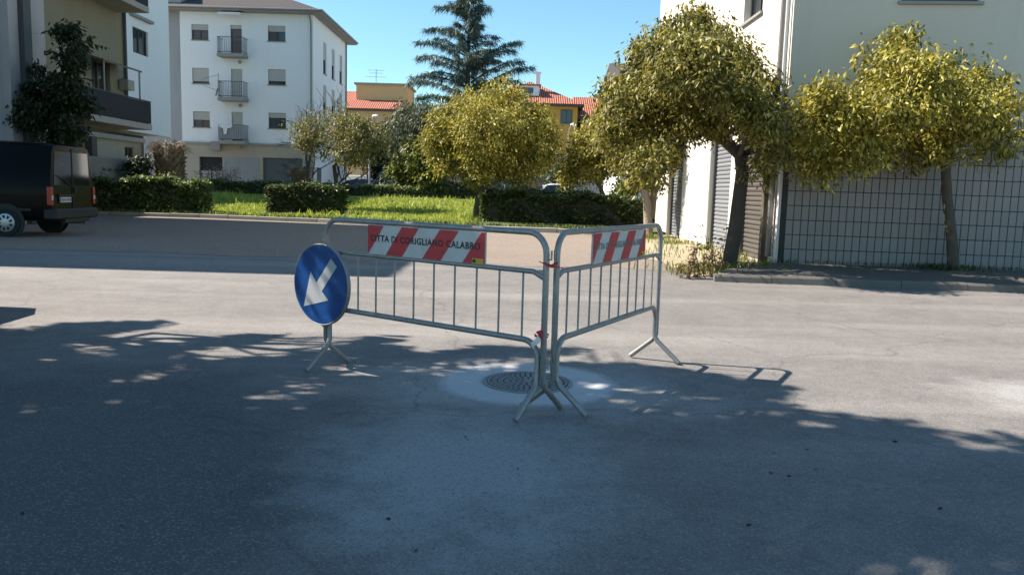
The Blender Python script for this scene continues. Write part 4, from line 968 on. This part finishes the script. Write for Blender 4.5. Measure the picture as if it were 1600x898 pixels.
bl6 = pxblobs([(478, 208, 24), (515, 195, 26), (550, 198, 30), (585, 210, 22), (545, 222, 32), (498, 222, 24), (590, 232, 14), (565, 240, 18)], Y, 1.6, 6)
tree('street_tree', 'thin dull golden tree beside the clipped block hedge', (at(529, 340, Y).x, Y, .1), [(at(529, 340, Y).x, Y, .1), at(526, 290, Y), at(522, 260, Y), at(530, 240, Y)], (.10, .07), bl6, 1400, 7, lf_sparse, .12, .058, m_barkd, 16, G1, .12, .4, shoots=50)
# dark tree before the olive block
Y = 23.5
bl7 = pxblobs([(105, 48, 10, 0), (92, 62, 9, 0), (128, 72, 13, 0), (112, 82, 15), (122, 100, 14), (104, 112, 13), (80, 125, 16), (55, 108, 9), (62, 140, 18), (112, 140, 17), (130, 165, 18), (50, 175, 18), (90, 170, 26), (118, 195, 18), (35, 185, 10), (152, 128, 6), (95, 208, 20), (62, 205, 14)], Y, 1.2, 7)
tree('dark_tree', 'dark leafy tree standing between the van and olive block', (at(95, 300, Y).x, Y, 0), [(at(95, 300, Y).x, Y, 0), at(95, 240, Y), at(98, 190, Y), at(108, 120, Y)], (.10, .06), bl7, 1250, 7, lf_dark, .15, .075, m_barkd, 17, None, .09, shoots=40)
# trees behind the back hedge
def bush(name, label, lst, Y, n, leaf, L, W, seed, dy=2.2, cat='tree', grp=None, bark=m_barkd):
    bb = pxblobs(lst, Y, dy, seed); mx = sum(b[0][0] for b in bb) / len(bb)
    zt = sum(b[0][2] for b in bb) / len(bb)
    return tree(name, label, (mx, Y, 0), [(mx, Y, 0), (mx + .05, Y, zt * .5), (mx - .05, Y, zt)], (.16, .09), bb, n, 6, leaf, L, W, bark, seed, grp, L * .8, cat=cat)
bush('broadleaf_tree', 'very dark evergreen tree behind the lamp post', [(600, 245, 30), (625, 225, 34), (640, 260, 36), (595, 265, 20), (615, 270, 22), (660, 235, 28)], 64, 900, lf_dark, .34, .18, 21)
bush('broadleaf_tree', 'lime green bushy tree below the cedar branches', [(636, 262, 24), (655, 240, 22), (676, 255, 24), (645, 282, 20), (670, 282, 20), (690, 240, 16)], 48.5, 1100, lf_bush, .26, .13, 22)
bush('broadleaf_tree', 'grey green dense small tree left of ochre house door', [(865, 250, 16), (858, 270, 18), (875, 275, 18), (868, 290, 18)], 62, 600, lf_silver, .24, .12, 23)
bush('broadleaf_tree', 'dull olive tree behind the round golden tree', [(790, 265, 34), (830, 265, 28), (750, 275, 26), (810, 290, 24)], 56, 700, lf_sparse, .26, .13, 24)
bush('broadleaf_tree', 'green shrub beside shutters corner over the hedge end', [(985, 292, 12), (965, 295, 10)], 36, 160, lf_bush, .18, .09, 25, .6, 'shrub')

# ------------------------------------------------------------------ cedar
def cedar():
    Y = 50; bx_ = at(727, 300, Y).x; rng = np.random.default_rng(5); rnd = random.Random(5)
    t = empty('cedar_tree', (bx_, Y, 0), 0, 'tall dark cedar with tiered spreading branches against the sky', 'tree')
    b = MB().tube([(0, 0, 0), (.05, 0, 4.4), (0, 0, 8.7), (.02, 0, 13.5)], [.36, .25, .13, .03], 10)
    br = []
    k = Y / FPX
    def m(px, py): q = at(px, py, Y); return Vector((q.x - bx_, 0, q.z))
    S = lambda cx, cy: (640 + cx / 5.61, cy / 5.61)
    for tip, root in [((230, 65), (490, 130)), ((330, 40), (490, 100)), ((715, 70), (520, 120)), ((640, 40), (510, 110)), ((135, 255), (490, 350)), ((285, 240), (490, 320)), ((75, 395), (490, 490)), ((230, 340), (490, 470)), ((60, 495), (490, 580)), ((190, 540), (490, 650)),
                      ((0, 670), (490, 760)), ((0, 740), (490, 840)), ((60, 860), (490, 920)), ((770, 335), (490, 370)), ((750, 385), (490, 430)), ((985, 370), (490, 620)), ((920, 460), (490, 640)), ((1000, 550), (490, 760)), ((1090, 605), (500, 850)), ((960, 700), (490, 860)), ((640, 230), (500, 250)), ((640, 470), (490, 500)), ((160, 640), (490, 700))]:
        a, c = m(*S(*tip)), m(*S(*root)); a.y = rnd.uniform(-.25, .25) * abs(a.x); br.append((c, a))
    for i in range(64):
        z = rnd.uniform(1.4, 12.4); ln = max(.5, (13.3 - z) * .40 + .25) * rnd.uniform(.55, 1.08); az = rnd.uniform(0, 2 * math.pi)
        if abs(math.cos(az)) > .86 and z > 6: az += .7
        br.append((Vector((0, 0, z - .5)), Vector((math.cos(az) * ln, math.sin(az) * ln, z + rnd.uniform(-.1, .7)))))
    for i in range(16):
        z = rnd.uniform(11.6, 13.5); ln = .25 + (13.9 - z) * .32; az = rnd.uniform(0, 2 * math.pi); br.append((Vector((0, 0, z - .2)), Vector((math.cos(az) * ln, math.sin(az) * ln, z + .15))))
    P = []; Dv = []
    for c, a in br:
        l = (a - c).length; up = Vector((0, 0, l * .10)); pts = [c, c.lerp(a, .35) + up * .8, c.lerp(a, .7) + up, a]
        b.tube(pts, [.03 + l * .011, .024 + l * .007, .02, .008], 5)
        side = Vector((-(a - c).y, (a - c).x, 0)).normalized()
        for _ in range(int(l * 36) + 10):
            f = rnd.random() ** .85; f = .12 + .88 * f
            q = pts[0].lerp(pts[1], f / .35) if f < .35 else pts[1].lerp(pts[2], (f - .35) / .35) if f < .7 else pts[2].lerp(pts[3], (f - .7) / .3)
            wv = (1 - f) * l * .15 + .07; o = rnd.uniform(-1, 1) * wv
            base = q + side * o + Vector((0, 0, -abs(o) * .25 + rnd.uniform(-.05, .06)))
            dr = (a - c).normalized() * rnd.uniform(.1, .8) + side * (o / wv) * .5 + Vector((0, 0, -rnd.uniform(.15, 1.5)))
            P.append(base); Dv.append(dr.normalized())
    b.build('trunk', m_barkd, t, True)
    P = np.array([p[:] for p in P]); D = np.array([d[:] for d in Dv])
    rep = 4; P = np.repeat(P, rep, 0); D = np.repeat(D, rep, 0); n = len(P)
    P = P + rng.normal(size=P.shape) * .07; D = D + rng.normal(size=D.shape) * .28; D /= np.linalg.norm(D, axis=1)[:, None]
    s = np.cross(D, rng.normal(size=D.shape)); s /= np.linalg.norm(s, axis=1)[:, None]
    l = (.18 + .42 * rng.random(n) ** 1.5)[:, None]; w = .042
    V = np.stack([P - s * w * .5, P + s * w * .5, P + D * l], 1); F = np.arange(n * 3).reshape(-1, 3)
    np_mesh('crown', V, F, lf_pine, t)
cedar()
def small_conifer():
    rng = np.random.default_rng(6)
    bb = pxblobs([(640, 195, 34), (625, 225, 26), (665, 215, 34), (650, 180, 26), (690, 185, 30), (615, 205, 18), (640, 240, 22), (670, 250, 24)], 49.5, 2.0, 9)
    t = tree('conifer_tree', 'soft green conifer at the foot of the tall cedar', (bb[0][0][0], 49.5, 0), [(bb[0][0][0], 49.5, 0), (bb[0][0][0], 49.5, 3), (bb[0][0][0], 49.5, 5.4)], (.2, .1), bb, 1500, 8, lf_silver, .32, .06, m_barkd, 31, None, .25, droop=(.1, 1.4))
small_conifer()

# ------------------------------------------------------------------ bare tree, blossom shrubs, palms
def bare(name, label, base, hgt, r, seed, lean, mat, tips=None, cat='tree', levels=4, spreadf=.55, grp=None):
    rnd = random.Random(seed); t = empty(name, base, 0, label, cat, grp); b = MB(); ends = []
    def grow(p, d, l, r, lev):
        pts = [p]; q = p
        for i in range(4): d = (d + Vector((rnd.gauss(0, .13), rnd.gauss(0, .13), rnd.gauss(.03, .08)))).normalized(); q = q + d * l / 4; pts.append(q)
        b.tube(pts, [r * (1 - .12 * i) for i in range(5)], 6 if lev < 2 else 4)
        if lev >= levels: ends.append(q); return
        for _ in range(rnd.choice((2, 3, 3))):
            nd = (d + Vector((rnd.gauss(0, spreadf), rnd.gauss(0, spreadf), rnd.gauss(.0, spreadf * .6)))).normalized()
            grow(pts[rnd.choice((2, 3, 4))], nd, l * rnd.uniform(.6, .85), r * .58, lev + 1)
    grow(Vector((0, 0, -.03)), Vector(lean).normalized(), hgt * .36, r, 0); b.build('trunk' if cat == 'tree' else 'stems', mat, t, True)
    if tips:
        rng = np.random.default_rng(seed); E_ = np.array([e[:] for e in ends]); P = np.repeat(E_, 7, 0) + rng.normal(size=(len(E_) * 7, 3)) * .12
        leaf_mesh('blossom', P, .08, .06, rng, tips, t)
p = at(497, 300, 41); bare('bare_tree', 'leafless spreading tree in front of the white block', (p.x, 41, .1), 6.6, .13, 3, (-.55, 0, 1), m_barkd, levels=5)
p = at(512, 300, 44); bare('bare_tree', 'second leafless slender tree by the corner of white block', (p.x, 44, .1), 6.0, .11, 9, (.25, 0, 1), m_barkd, levels=4)
for px, sd, lb in ((334, 5, 'small pink flowering shrub nearer the dead palm'), (356, 6, 'small pink flowering shrub nearer the garage door')):
    p = at(px, 290, 46); bare('flowering_shrub', lb, (p.x, 46, .1), 2.6, .05, sd, (0, 0, 1), m_barkl, lf_pink, 'shrub', 4, .45, 'pink flowering shrubs')
def palm(px, pb, ptop, Y, rad, label, fronds, seed):
    rnd = random.Random(seed); base = at(px, pb, Y); top = at(px, ptop, Y); h = top.z - .1
    t = empty('palm_stump', (base.x, Y, .1), 0, label, 'palm', 'dead date palms on the lawn')
    MB().lathe([(rad * .95, -.1), (rad, .4), (rad * .95, h * .7), (rad * 1.05, h * .92), (rad * .5, h)], 20).build('trunk', m_palm, t, True)
    boot = MB().add([(-.10, 0, 0), (.10, 0, 0), (.07, -.06, .16), (-.07, -.06, .16), (0, -.16, .20), (0, .04, .26)], [(0, 1, 2, 3), (3, 2, 4), (2, 5, 4), (3, 4, 5), (0, 3, 5), (1, 5, 2)]).mesh('boot')
    nr = int(h / .19)
    for j in range(nr):
        for i in range(14):
            a = 2 * math.pi * (i + .5 * (j % 2)) / 14
            if math.sin(a) > .35: continue
            o = link('leaf_boot', boot, m_palm, t, (rad * math.cos(a), rad * math.sin(a), .05 + j * .19)); o.rotation_euler = (rnd.uniform(-.15, .15), 0, a + math.pi / 2); s = rnd.uniform(.8, 1.25); o.scale = (s, s, s)
    for i in range(fronds):
        a = rnd.uniform(0, 2 * math.pi); ln = rnd.uniform(.35, 1.25) * rad * 1.25; b = MB(); up_ = rnd.uniform(.05, .55)
        z0 = h - rnd.uniform(0, .25); pts = []
        for k in range(6): f = k / 5; pts.append(Vector((math.cos(a) * (rad * .5 + ln * f), math.sin(a) * (rad * .5 + ln * f), z0 + up_ * f - rnd.uniform(.2, .9) * f * f * ln)))
        b.tube(pts, [.035, .03, .025, .02, .015, .008], 4)
        for k in range(1, 6):
            for s in (-1, 1):
                for e2 in range(3):
                    p = pts[k].lerp(pts[k - 1], e2 / 3); sd = Vector((-math.sin(a), math.cos(a), 0)) * s
                    q = p + sd * rnd.uniform(.10, .28) + Vector((math.cos(a), math.sin(a), 0)) * .2 + Vector((0, 0, -rnd.uniform(.1, .35)))
                    b.add([p + Vector((0, 0, .012)), p - Vector((0, 0, .012)), q], [(0, 1, 2)])
        b.build('dry_frond', m_frond, t)
palm(266, 300, 224, 37.5, .62, 'thick dead palm stump with dry fronds behind the left hedge', 30, 1)
palm(470, 310, 262, 42, .42, 'short dead palm stump behind the clipped block hedge', 10, 2)
def droop_palm(px, Y):
    rnd = random.Random(7); p = at(px, 320, Y); t = empty('palm_tree', (p.x, Y, 0), 0, 'dead palm with long fronds hanging straight down over the hedge', 'palm')
    h = at(px, 282, Y).z; MB().lathe([(.3, 0), (.28, h * .6), (.33, h)], 12).build('trunk', m_palm, t, True)
    for i in range(34):
        a = rnd.uniform(0, 2 * math.pi); L = rnd.uniform(1.0, 2.0); b = MB(); pts = []
        for k in range(6): f = k / 5; pts.append(Vector((math.cos(a) * (.2 + L * (1 - (1 - f) ** 2) * .8), math.sin(a) * (.2 + L * f * .6), h + .35 * math.sin(f * 2.6) - 1.7 * f * f)))
        b.tube(pts, [.03, .026, .022, .018, .014, .006], 4); b.build('hanging_frond', m_frond, t)
droop_palm(822, 50)

# ------------------------------------------------------------------ hedges
def hedge(p0, p1, wd_, h, n, leaf, label, seed, L=.10, W=.055, zb=.1):
    p0, p1 = Vector((*p0, .1)), Vector((*p1, .1)); d = p1 - p0; l = d.length; rz = math.atan2(d.y, d.x)
    p0.z = zb; t = empty('hedge', p0, rz, label, 'hedge', 'clipped hedges round the lawn'); rng = np.random.default_rng(seed)
    MB().cham(.12, l - .12, .12, wd_ - .12, 0, h - .14, .08).build('twig_core', m_barkd, t)
    A = np.array([l * h * 1.3, l * wd_ * 1.5, wd_ * h, wd_ * h, l * h * .4]); f = rng.choice(5, n, p=A / A.sum())
    u, v, w = rng.random(n), rng.random(n), rng.random(n); dep = np.abs(rng.normal(size=n)) * .09
    lump = lambda x: .07 * np.sin(x * 2.1 + seed) + .05 * np.sin(x * 5.3) + .04 * np.sin(x * 11 + 2)
    x = np.where(f == 2, dep, np.where(f == 3, l - dep, u * l)); y = np.where(f == 0, dep, np.where(f == 4, wd_ - dep, v * wd_)); z = np.where(f == 1, h - dep, w * h)
    P = np.stack([x + rng.normal(size=n) * .03, y + lump(x * 1.3 + z * 2) * np.where(f == 0, 1, .4) + rng.normal(size=n) * .03, z * (1 + lump(x)) + rng.normal(size=n) * .03], 1)
    sh = rng.random(n) < .04; P[:, 2] += np.where(sh & (f == 1), rng.random(n) * .25, 0)
    leaf_mesh('foliage', P, L, W, rng, leaf, t, droop=(-.7, .8))
hedge((-16.3, 31.0), (-12.15, 31.3), 1.3, 1.26, 17000, lf_hedgel, 'tall dense hedge beside the van, in front of the dead palm', 41, .12, .07, .14)
hedge((at(420, 330, 33).x, 32.6), (at(532, 330, 33).x, 32.0), 1.3, 1.22, 8500, lf_hedge, 'short block of clipped hedge in the middle of the lawn edge', 42, .12, .07)
hedge((at(750, 340, 31).x, 30.6), (at(1026, 340, 31).x, 29.6), 1.3, 1.15, 19000, lf_hedge, 'long dark hedge running to the shuttered building', 43, .11, .065)
hedge((-20.5, 45.2), (-11.5, 44.0), 1.2, .85, 9000, lf_hedgel, 'back hedge in front of the white block', 44, .14, .08, .6)
hedge((-11.2, 46.0), (-2.0, 47.0), 1.4, .80, 11000, lf_hedgel, 'back hedge along the far side of lawn under the cedar', 45, .14, .08, .6)
hedge((-1.6, 48.5), (5.0, 49.5), 1.3, .85, 6000, lf_hedge, 'far hedge between the drooping palm and parked cars', 46, .16, .09, .55)
sh = tree('ivy_shrub', 'dark shrub growing against the low grey wall', (at(215, 300, 34).x, 34, 0), [(at(215, 300, 34).x, 34, 0), at(215, 280, 34), at(215, 265, 34)], (.05, .03), pxblobs([(212, 265, 16), (225, 255, 14), (205, 280, 14), (230, 280, 14)], 34, .4, 3), 350, 7, lf_dark, .16, .08, m_barkd, 33, cat='shrub')

# ------------------------------------------------------------------ grass and weeds
def grass(name, label, pts, hgt, width, seed, mat=lf_grass):
    rng = np.random.default_rng(seed); n = len(pts); P = np.array(pts); a = rng.random(n) * 2 * np.pi
    h = (hgt * (.4 + .9 * rng.random(n)))[:, None]; ln = rng.normal(size=(n, 2)) * .35 * h
    s = np.stack([np.cos(a), np.sin(a), np.zeros(n)], 1) * width * (.6 + .8 * rng.random(n))[:, None]
    mid = P + np.concatenate([ln * .4, h * .6], 1); tip = P + np.concatenate([ln, h], 1)
    V = np.stack([P - s * .4, P + s * .4, mid + s * .5, tip, mid - s * .5], 1); i = np.arange(n)[:, None] * 5
    F = np.concatenate([i + np.array([[0, 1, 2]]), i + np.array([[0, 2, 4]]), i + np.array([[4, 2, 3]])], 1).reshape(-1, 3)
    return tag(np_mesh(name, V, F, mat), label, 'grass', kind='stuff')
rng = np.random.default_rng(77); pts = []
N0 = 170000; xs = -16.4 + rng.random(N0) * 21; ys = 27.4 + rng.random(N0) ** 1.25 * 19
clump = np.sin(xs * 1.9 + np.sin(ys * 1.3) * 2) * np.sin(ys * 1.6 + np.cos(xs * .8) * 2)
for x, y, c, q in zip(xs, ys, clump, rng.random(N0)):
    if y > kerb_y(x) + .35 and q < .62 + .38 * c and not (x > -1.6 and y < 30.5): pts.append((x, y, lz(x, y) - .01))
hv = np.array(pts)
grass('grass', 'bright green uncut grass covering the park lawn', pts, .13, .032, 3)
tall = [p for i, p in enumerate(pts) if i % 9 == 0 and math.sin(p[0] * 1.1) * math.cos(p[1] * .9) > .15]
grass('tall_grass', 'taller weedy grass standing in clumps on the lawn', tall, .30, .04, 4)
ed = []
for _ in range(2600):
    x = rng.uniform(-16.4, 3.8); ed.append((x, kerb_y(x) + .2 + abs(rng.normal()) * .5, .09))
grass('verge_grass', 'ragged grass along the kerb of the lawn', ed, .17, .035, 5, lf_hedgel)
ed = []
for cx, cy, r, n in ((4.2, 24.6, .35, 240), (4.5, 22.4, .30, 200), (3.6, 25.6, .5, 240), (4.95, 20.5, .14, 60), (4.9, 17.2, .18, 90), (4.3, 14.9, .35, 240), (3.4, 14.2, .4, 260), (5.0, 15.6, .16, 90), (3.3, 17.5, .5, 60), (3.7, 19.8, .6, 60), (4.5, 18.6, .5, 50), (2.3, 17.3, .12, 40)):
    for _ in range(n): ed.append((cx + rng.normal() * r, cy + rng.normal() * r, .012))
grass('verge_weeds', 'tufts of weeds on the dry soil by the shutters', ed, .17, .016, 6, lf_bush)
b0 = [(8.2 + rng.normal() * .35, 15.0 + rng.normal() * .18, .125) for _ in range(420)]
grass('tree_pit_grass', 'dark weeds round the foot of tree on the pavement', b0, .10, .014, 7, lf_hedge)
wl_ = [(5.3 + rng.random() * 6, 0, .12) for _ in range(350)]; wl_ = [(x, 15.66 - (x - 5.2) * .089 - abs(rng.normal()) * .06, z) for x, _, z in wl_]
grass('wall_foot_weeds', 'thin line of weeds at the foot of the tiled wall', wl_, .07, .012, 8, lf_hedge)
for i, (px, py, h, lb) in enumerate([(1092, 436, .85, 'tallest dry reddish weed beside the forked trunk'), (1078, 438, .50, 'dry weed with brown leaves at the kerb end'), (1110, 432, .70, 'leggy dry weed touching the forked trunk'), (1122, 420, .95, 'thin dry sapling right behind the kerb end weeds')]):
    p = gp(px, py); p.y = max(p.y, 13.2); rnd = random.Random(50 + i); rg = np.random.default_rng(50 + i)
    t = empty('weed_plant', (p.x, p.y, .01), 0, lb, 'weed', 'tall dry weeds at the end of the pavement'); b = MB(); Pl = []
    for s in range(5):
        q = Vector((rnd.gauss(0, .05), rnd.gauss(0, .05), 0)); d = Vector((rnd.gauss(0, .25), rnd.gauss(0, .2), 1)).normalized(); l = h * rnd.uniform(.5, 1); sp = [q + d * l * f + Vector((rnd.gauss(0, .02), rnd.gauss(0, .02), 0)) for f in (0, .25, .5, .75, 1)]
        b.tube(sp, [.008, .007, .006, .004, .002], 4)
        for _ in range(17): f = rnd.uniform(.1, 1); Pl.append((q + d * l * f + Vector((rnd.gauss(0, .04), rnd.gauss(0, .04), 0)))[:])
    b.build('stems', m_barkd, t); leaf_mesh('leaves', np.array(Pl), .085, .045, rg, lf_dry, t, droop=(-.4, .9))

# ------------------------------------------------------------------ trees outside the frame whose shade falls across the road
EDGE = [gp(*p) for p in [(-900, 470), (-300, 492), (0, 507), (120, 505), (285, 503), (205, 520), (140, 529), (95, 540), (165, 549), (255, 536), (335, 528), (470, 522), (400, 536), (325, 545), (268, 553), (335, 567), (430, 560), (495, 556), (540, 548), (590, 530), (655, 521), (610, 536), (640, 548), (680, 558), (740, 547), (800, 541), (870, 548), (1000, 538), (905, 551), (860, 556), (770, 561), (900, 567), (1000, 572), (1100, 582), (1180, 598), (1260, 608), (1200, 622), (1290, 643), (1400, 660), (1500, 673), (1600, 684), (1800, 700), (2600, 740), (3200, 1500), (-900, 1500)]]
HOLES = [(gp(px, py), a, b) for px, py, a, b in [(210, 629, .16, .045), (160, 598, .20, .05), (30, 562, .22, .07), (590, 585, .14, .05), (545, 577, .12, .04), (885, 702, .08, .05), (985, 627, .07, .04), (1065, 650, .07, .035), (950, 603, .10, .03), (1225, 682, .12, .05), (1290, 664, .10, .04), (925, 598, .08, .03), (905, 634, .10, .03), (1040, 612, .12, .04), (1110, 622, .10, .04), (1440, 884, .22, .08), (1215, 858, .12, .05), (840, 560, .14, .03), (690, 577, .16, .025), (420, 622, .12, .03), (80, 640, .10, .03), (1560, 700, .2, .05)]]
def open_sky(P):                        # which leaves stay: the crowns end here and have gaps where the sun comes through
    gx = P[:, 0] + .947 * P[:, 2]; gy = P[:, 1] - .194 * P[:, 2]; ok = np.zeros(len(P), bool); n = len(EDGE)
    gx2 = gx + .05 * np.sin(gy * 23); gy2 = gy + .04 * np.sin(gx * 17)
    for i in range(n):
        a, b = EDGE[i], EDGE[(i + 1) % n]
        ok ^= ((a.y > gy2) != (b.y > gy2)) & (gx2 < (b.x - a.x) * (gy2 - a.y) / ((b.y - a.y) or 1e-9) + a.x)
    for c, ra, rb in HOLES: ok &= ((gx - c.x) / (ra + .05)) ** 2 + ((gy - c.y) / (rb + .06)) ** 2 > 1
    return ok
def shade(name, label, tx, ty, spots, h0, n, seed):
    """spots: (px, py, radius) of shade on the road; each is the crown lump, height h, standing up-sun of it"""
    rnd = random.Random(seed); blobs = []
    for px, py, r in spots:
        g = gp(px, py); h = h0 + rnd.uniform(-.9, .9); c = g + Vector((-.947 * h, .194 * h, h)); blobs.append((tuple(c), (r, r, r * .75)))
    tree(name, label, (tx, ty, 0), [(tx, ty, 0), (tx + .05, ty, h0 * .35), (tx + .25, ty - .05, h0 * .6), (tx + .7, ty, h0 * .8)], (.22, .13), blobs, n, 7, lf_hedge, .17, .085, m_bark, seed, 'street trees shading the road', .10, .25, keep=open_sky)
shade('shade_tree', 'leafy street tree standing out of view left, shading the left of the road', -9.0, 7.6,
      [(60, 535, .5), (-60, 520, .5), (-120, 600, .7), (170, 512, .3), (240, 512, .25), (250, 560, .4), (330, 545, .3), (420, 530, .3), (520, 550, .3), (600, 530, .3), (90, 600, .5), (200, 640, .55), (330, 600, .42), (430, 570, .32), (20, 680, .6), (160, 740, .6), (330, 690, .5), (470, 640, .40), (540, 590, .34), (580, 540, .22), (620, 555, .25), (40, 800, .6), (270, 820, .6), (440, 760, .5), (-80, 740, .7), (560, 700, .45)], 5.2, 3700, 71)
shade('shade_tree', 'leafy street tree standing out of view left, shading the road in front of the manhole', -6.2, 1.2,
      [(700, 565, .3), (760, 548, .25), (830, 548, .25), (920, 545, .22), (970, 575, .3), (1060, 590, .3), (1160, 605, .3), (1230, 620, .25), (1320, 670, .3), (1440, 680, .3), (1560, 700, .3), (690, 620, .40), (800, 610, .42), (900, 590, .30), (980, 590, .22), (620, 660, .45), (740, 690, .5), (860, 690, .45), (980, 650, .36), (1080, 620, .22), (1000, 720, .45), (1130, 690, .36), (1240, 690, .26), (1120, 770, .42), (660, 780, .5), (800, 800, .5), (940, 810, .5), (1080, 850, .45), (1260, 770, .40), (1380, 720, .30), (1380, 800, .36), (1500, 740, .30), (1520, 830, .30), (1600, 720, .28), (1640, 790, .4), (550, 850, .5), (1230, 870, .36), (1720, 760, .4), (700, 880, .5), (880, 900, .5)], 6.0, 3900, 72)

# ------------------------------------------------------------------ litter on the road
lm = MB().add([(0, 0, .004), (.02, .012, .010), (.045, 0, .006), (.02, -.013, .005)], [(0, 1, 2), (0, 2, 3)]).mesh('dead_leaf')
rnd = random.Random(99)
for i, (px, py) in enumerate([(726, 684), (733, 689), (1212, 707), (1258, 702), (1203, 740), (1228, 744), (1238, 758), (1270, 734), (1174, 818), (1310, 648), (1393, 690), (1465, 796), (1388, 784), (35, 806), (185, 822), (362, 768), (602, 812), (655, 858), (808, 734), (398, 633)]):
    o = link('dead_leaf', lm, lf_fall, None, gp(px, py, .002)); o.rotation_euler = (rnd.uniform(-.3, .3), rnd.uniform(-.3, .3), rnd.uniform(0, 6.3)); s = rnd.uniform(.4, .9); o.scale = (s, s, s)
    tag(o, 'small dark dead leaf lying on the shaded asphalt', 'leaf', 'dead leaves on the road')
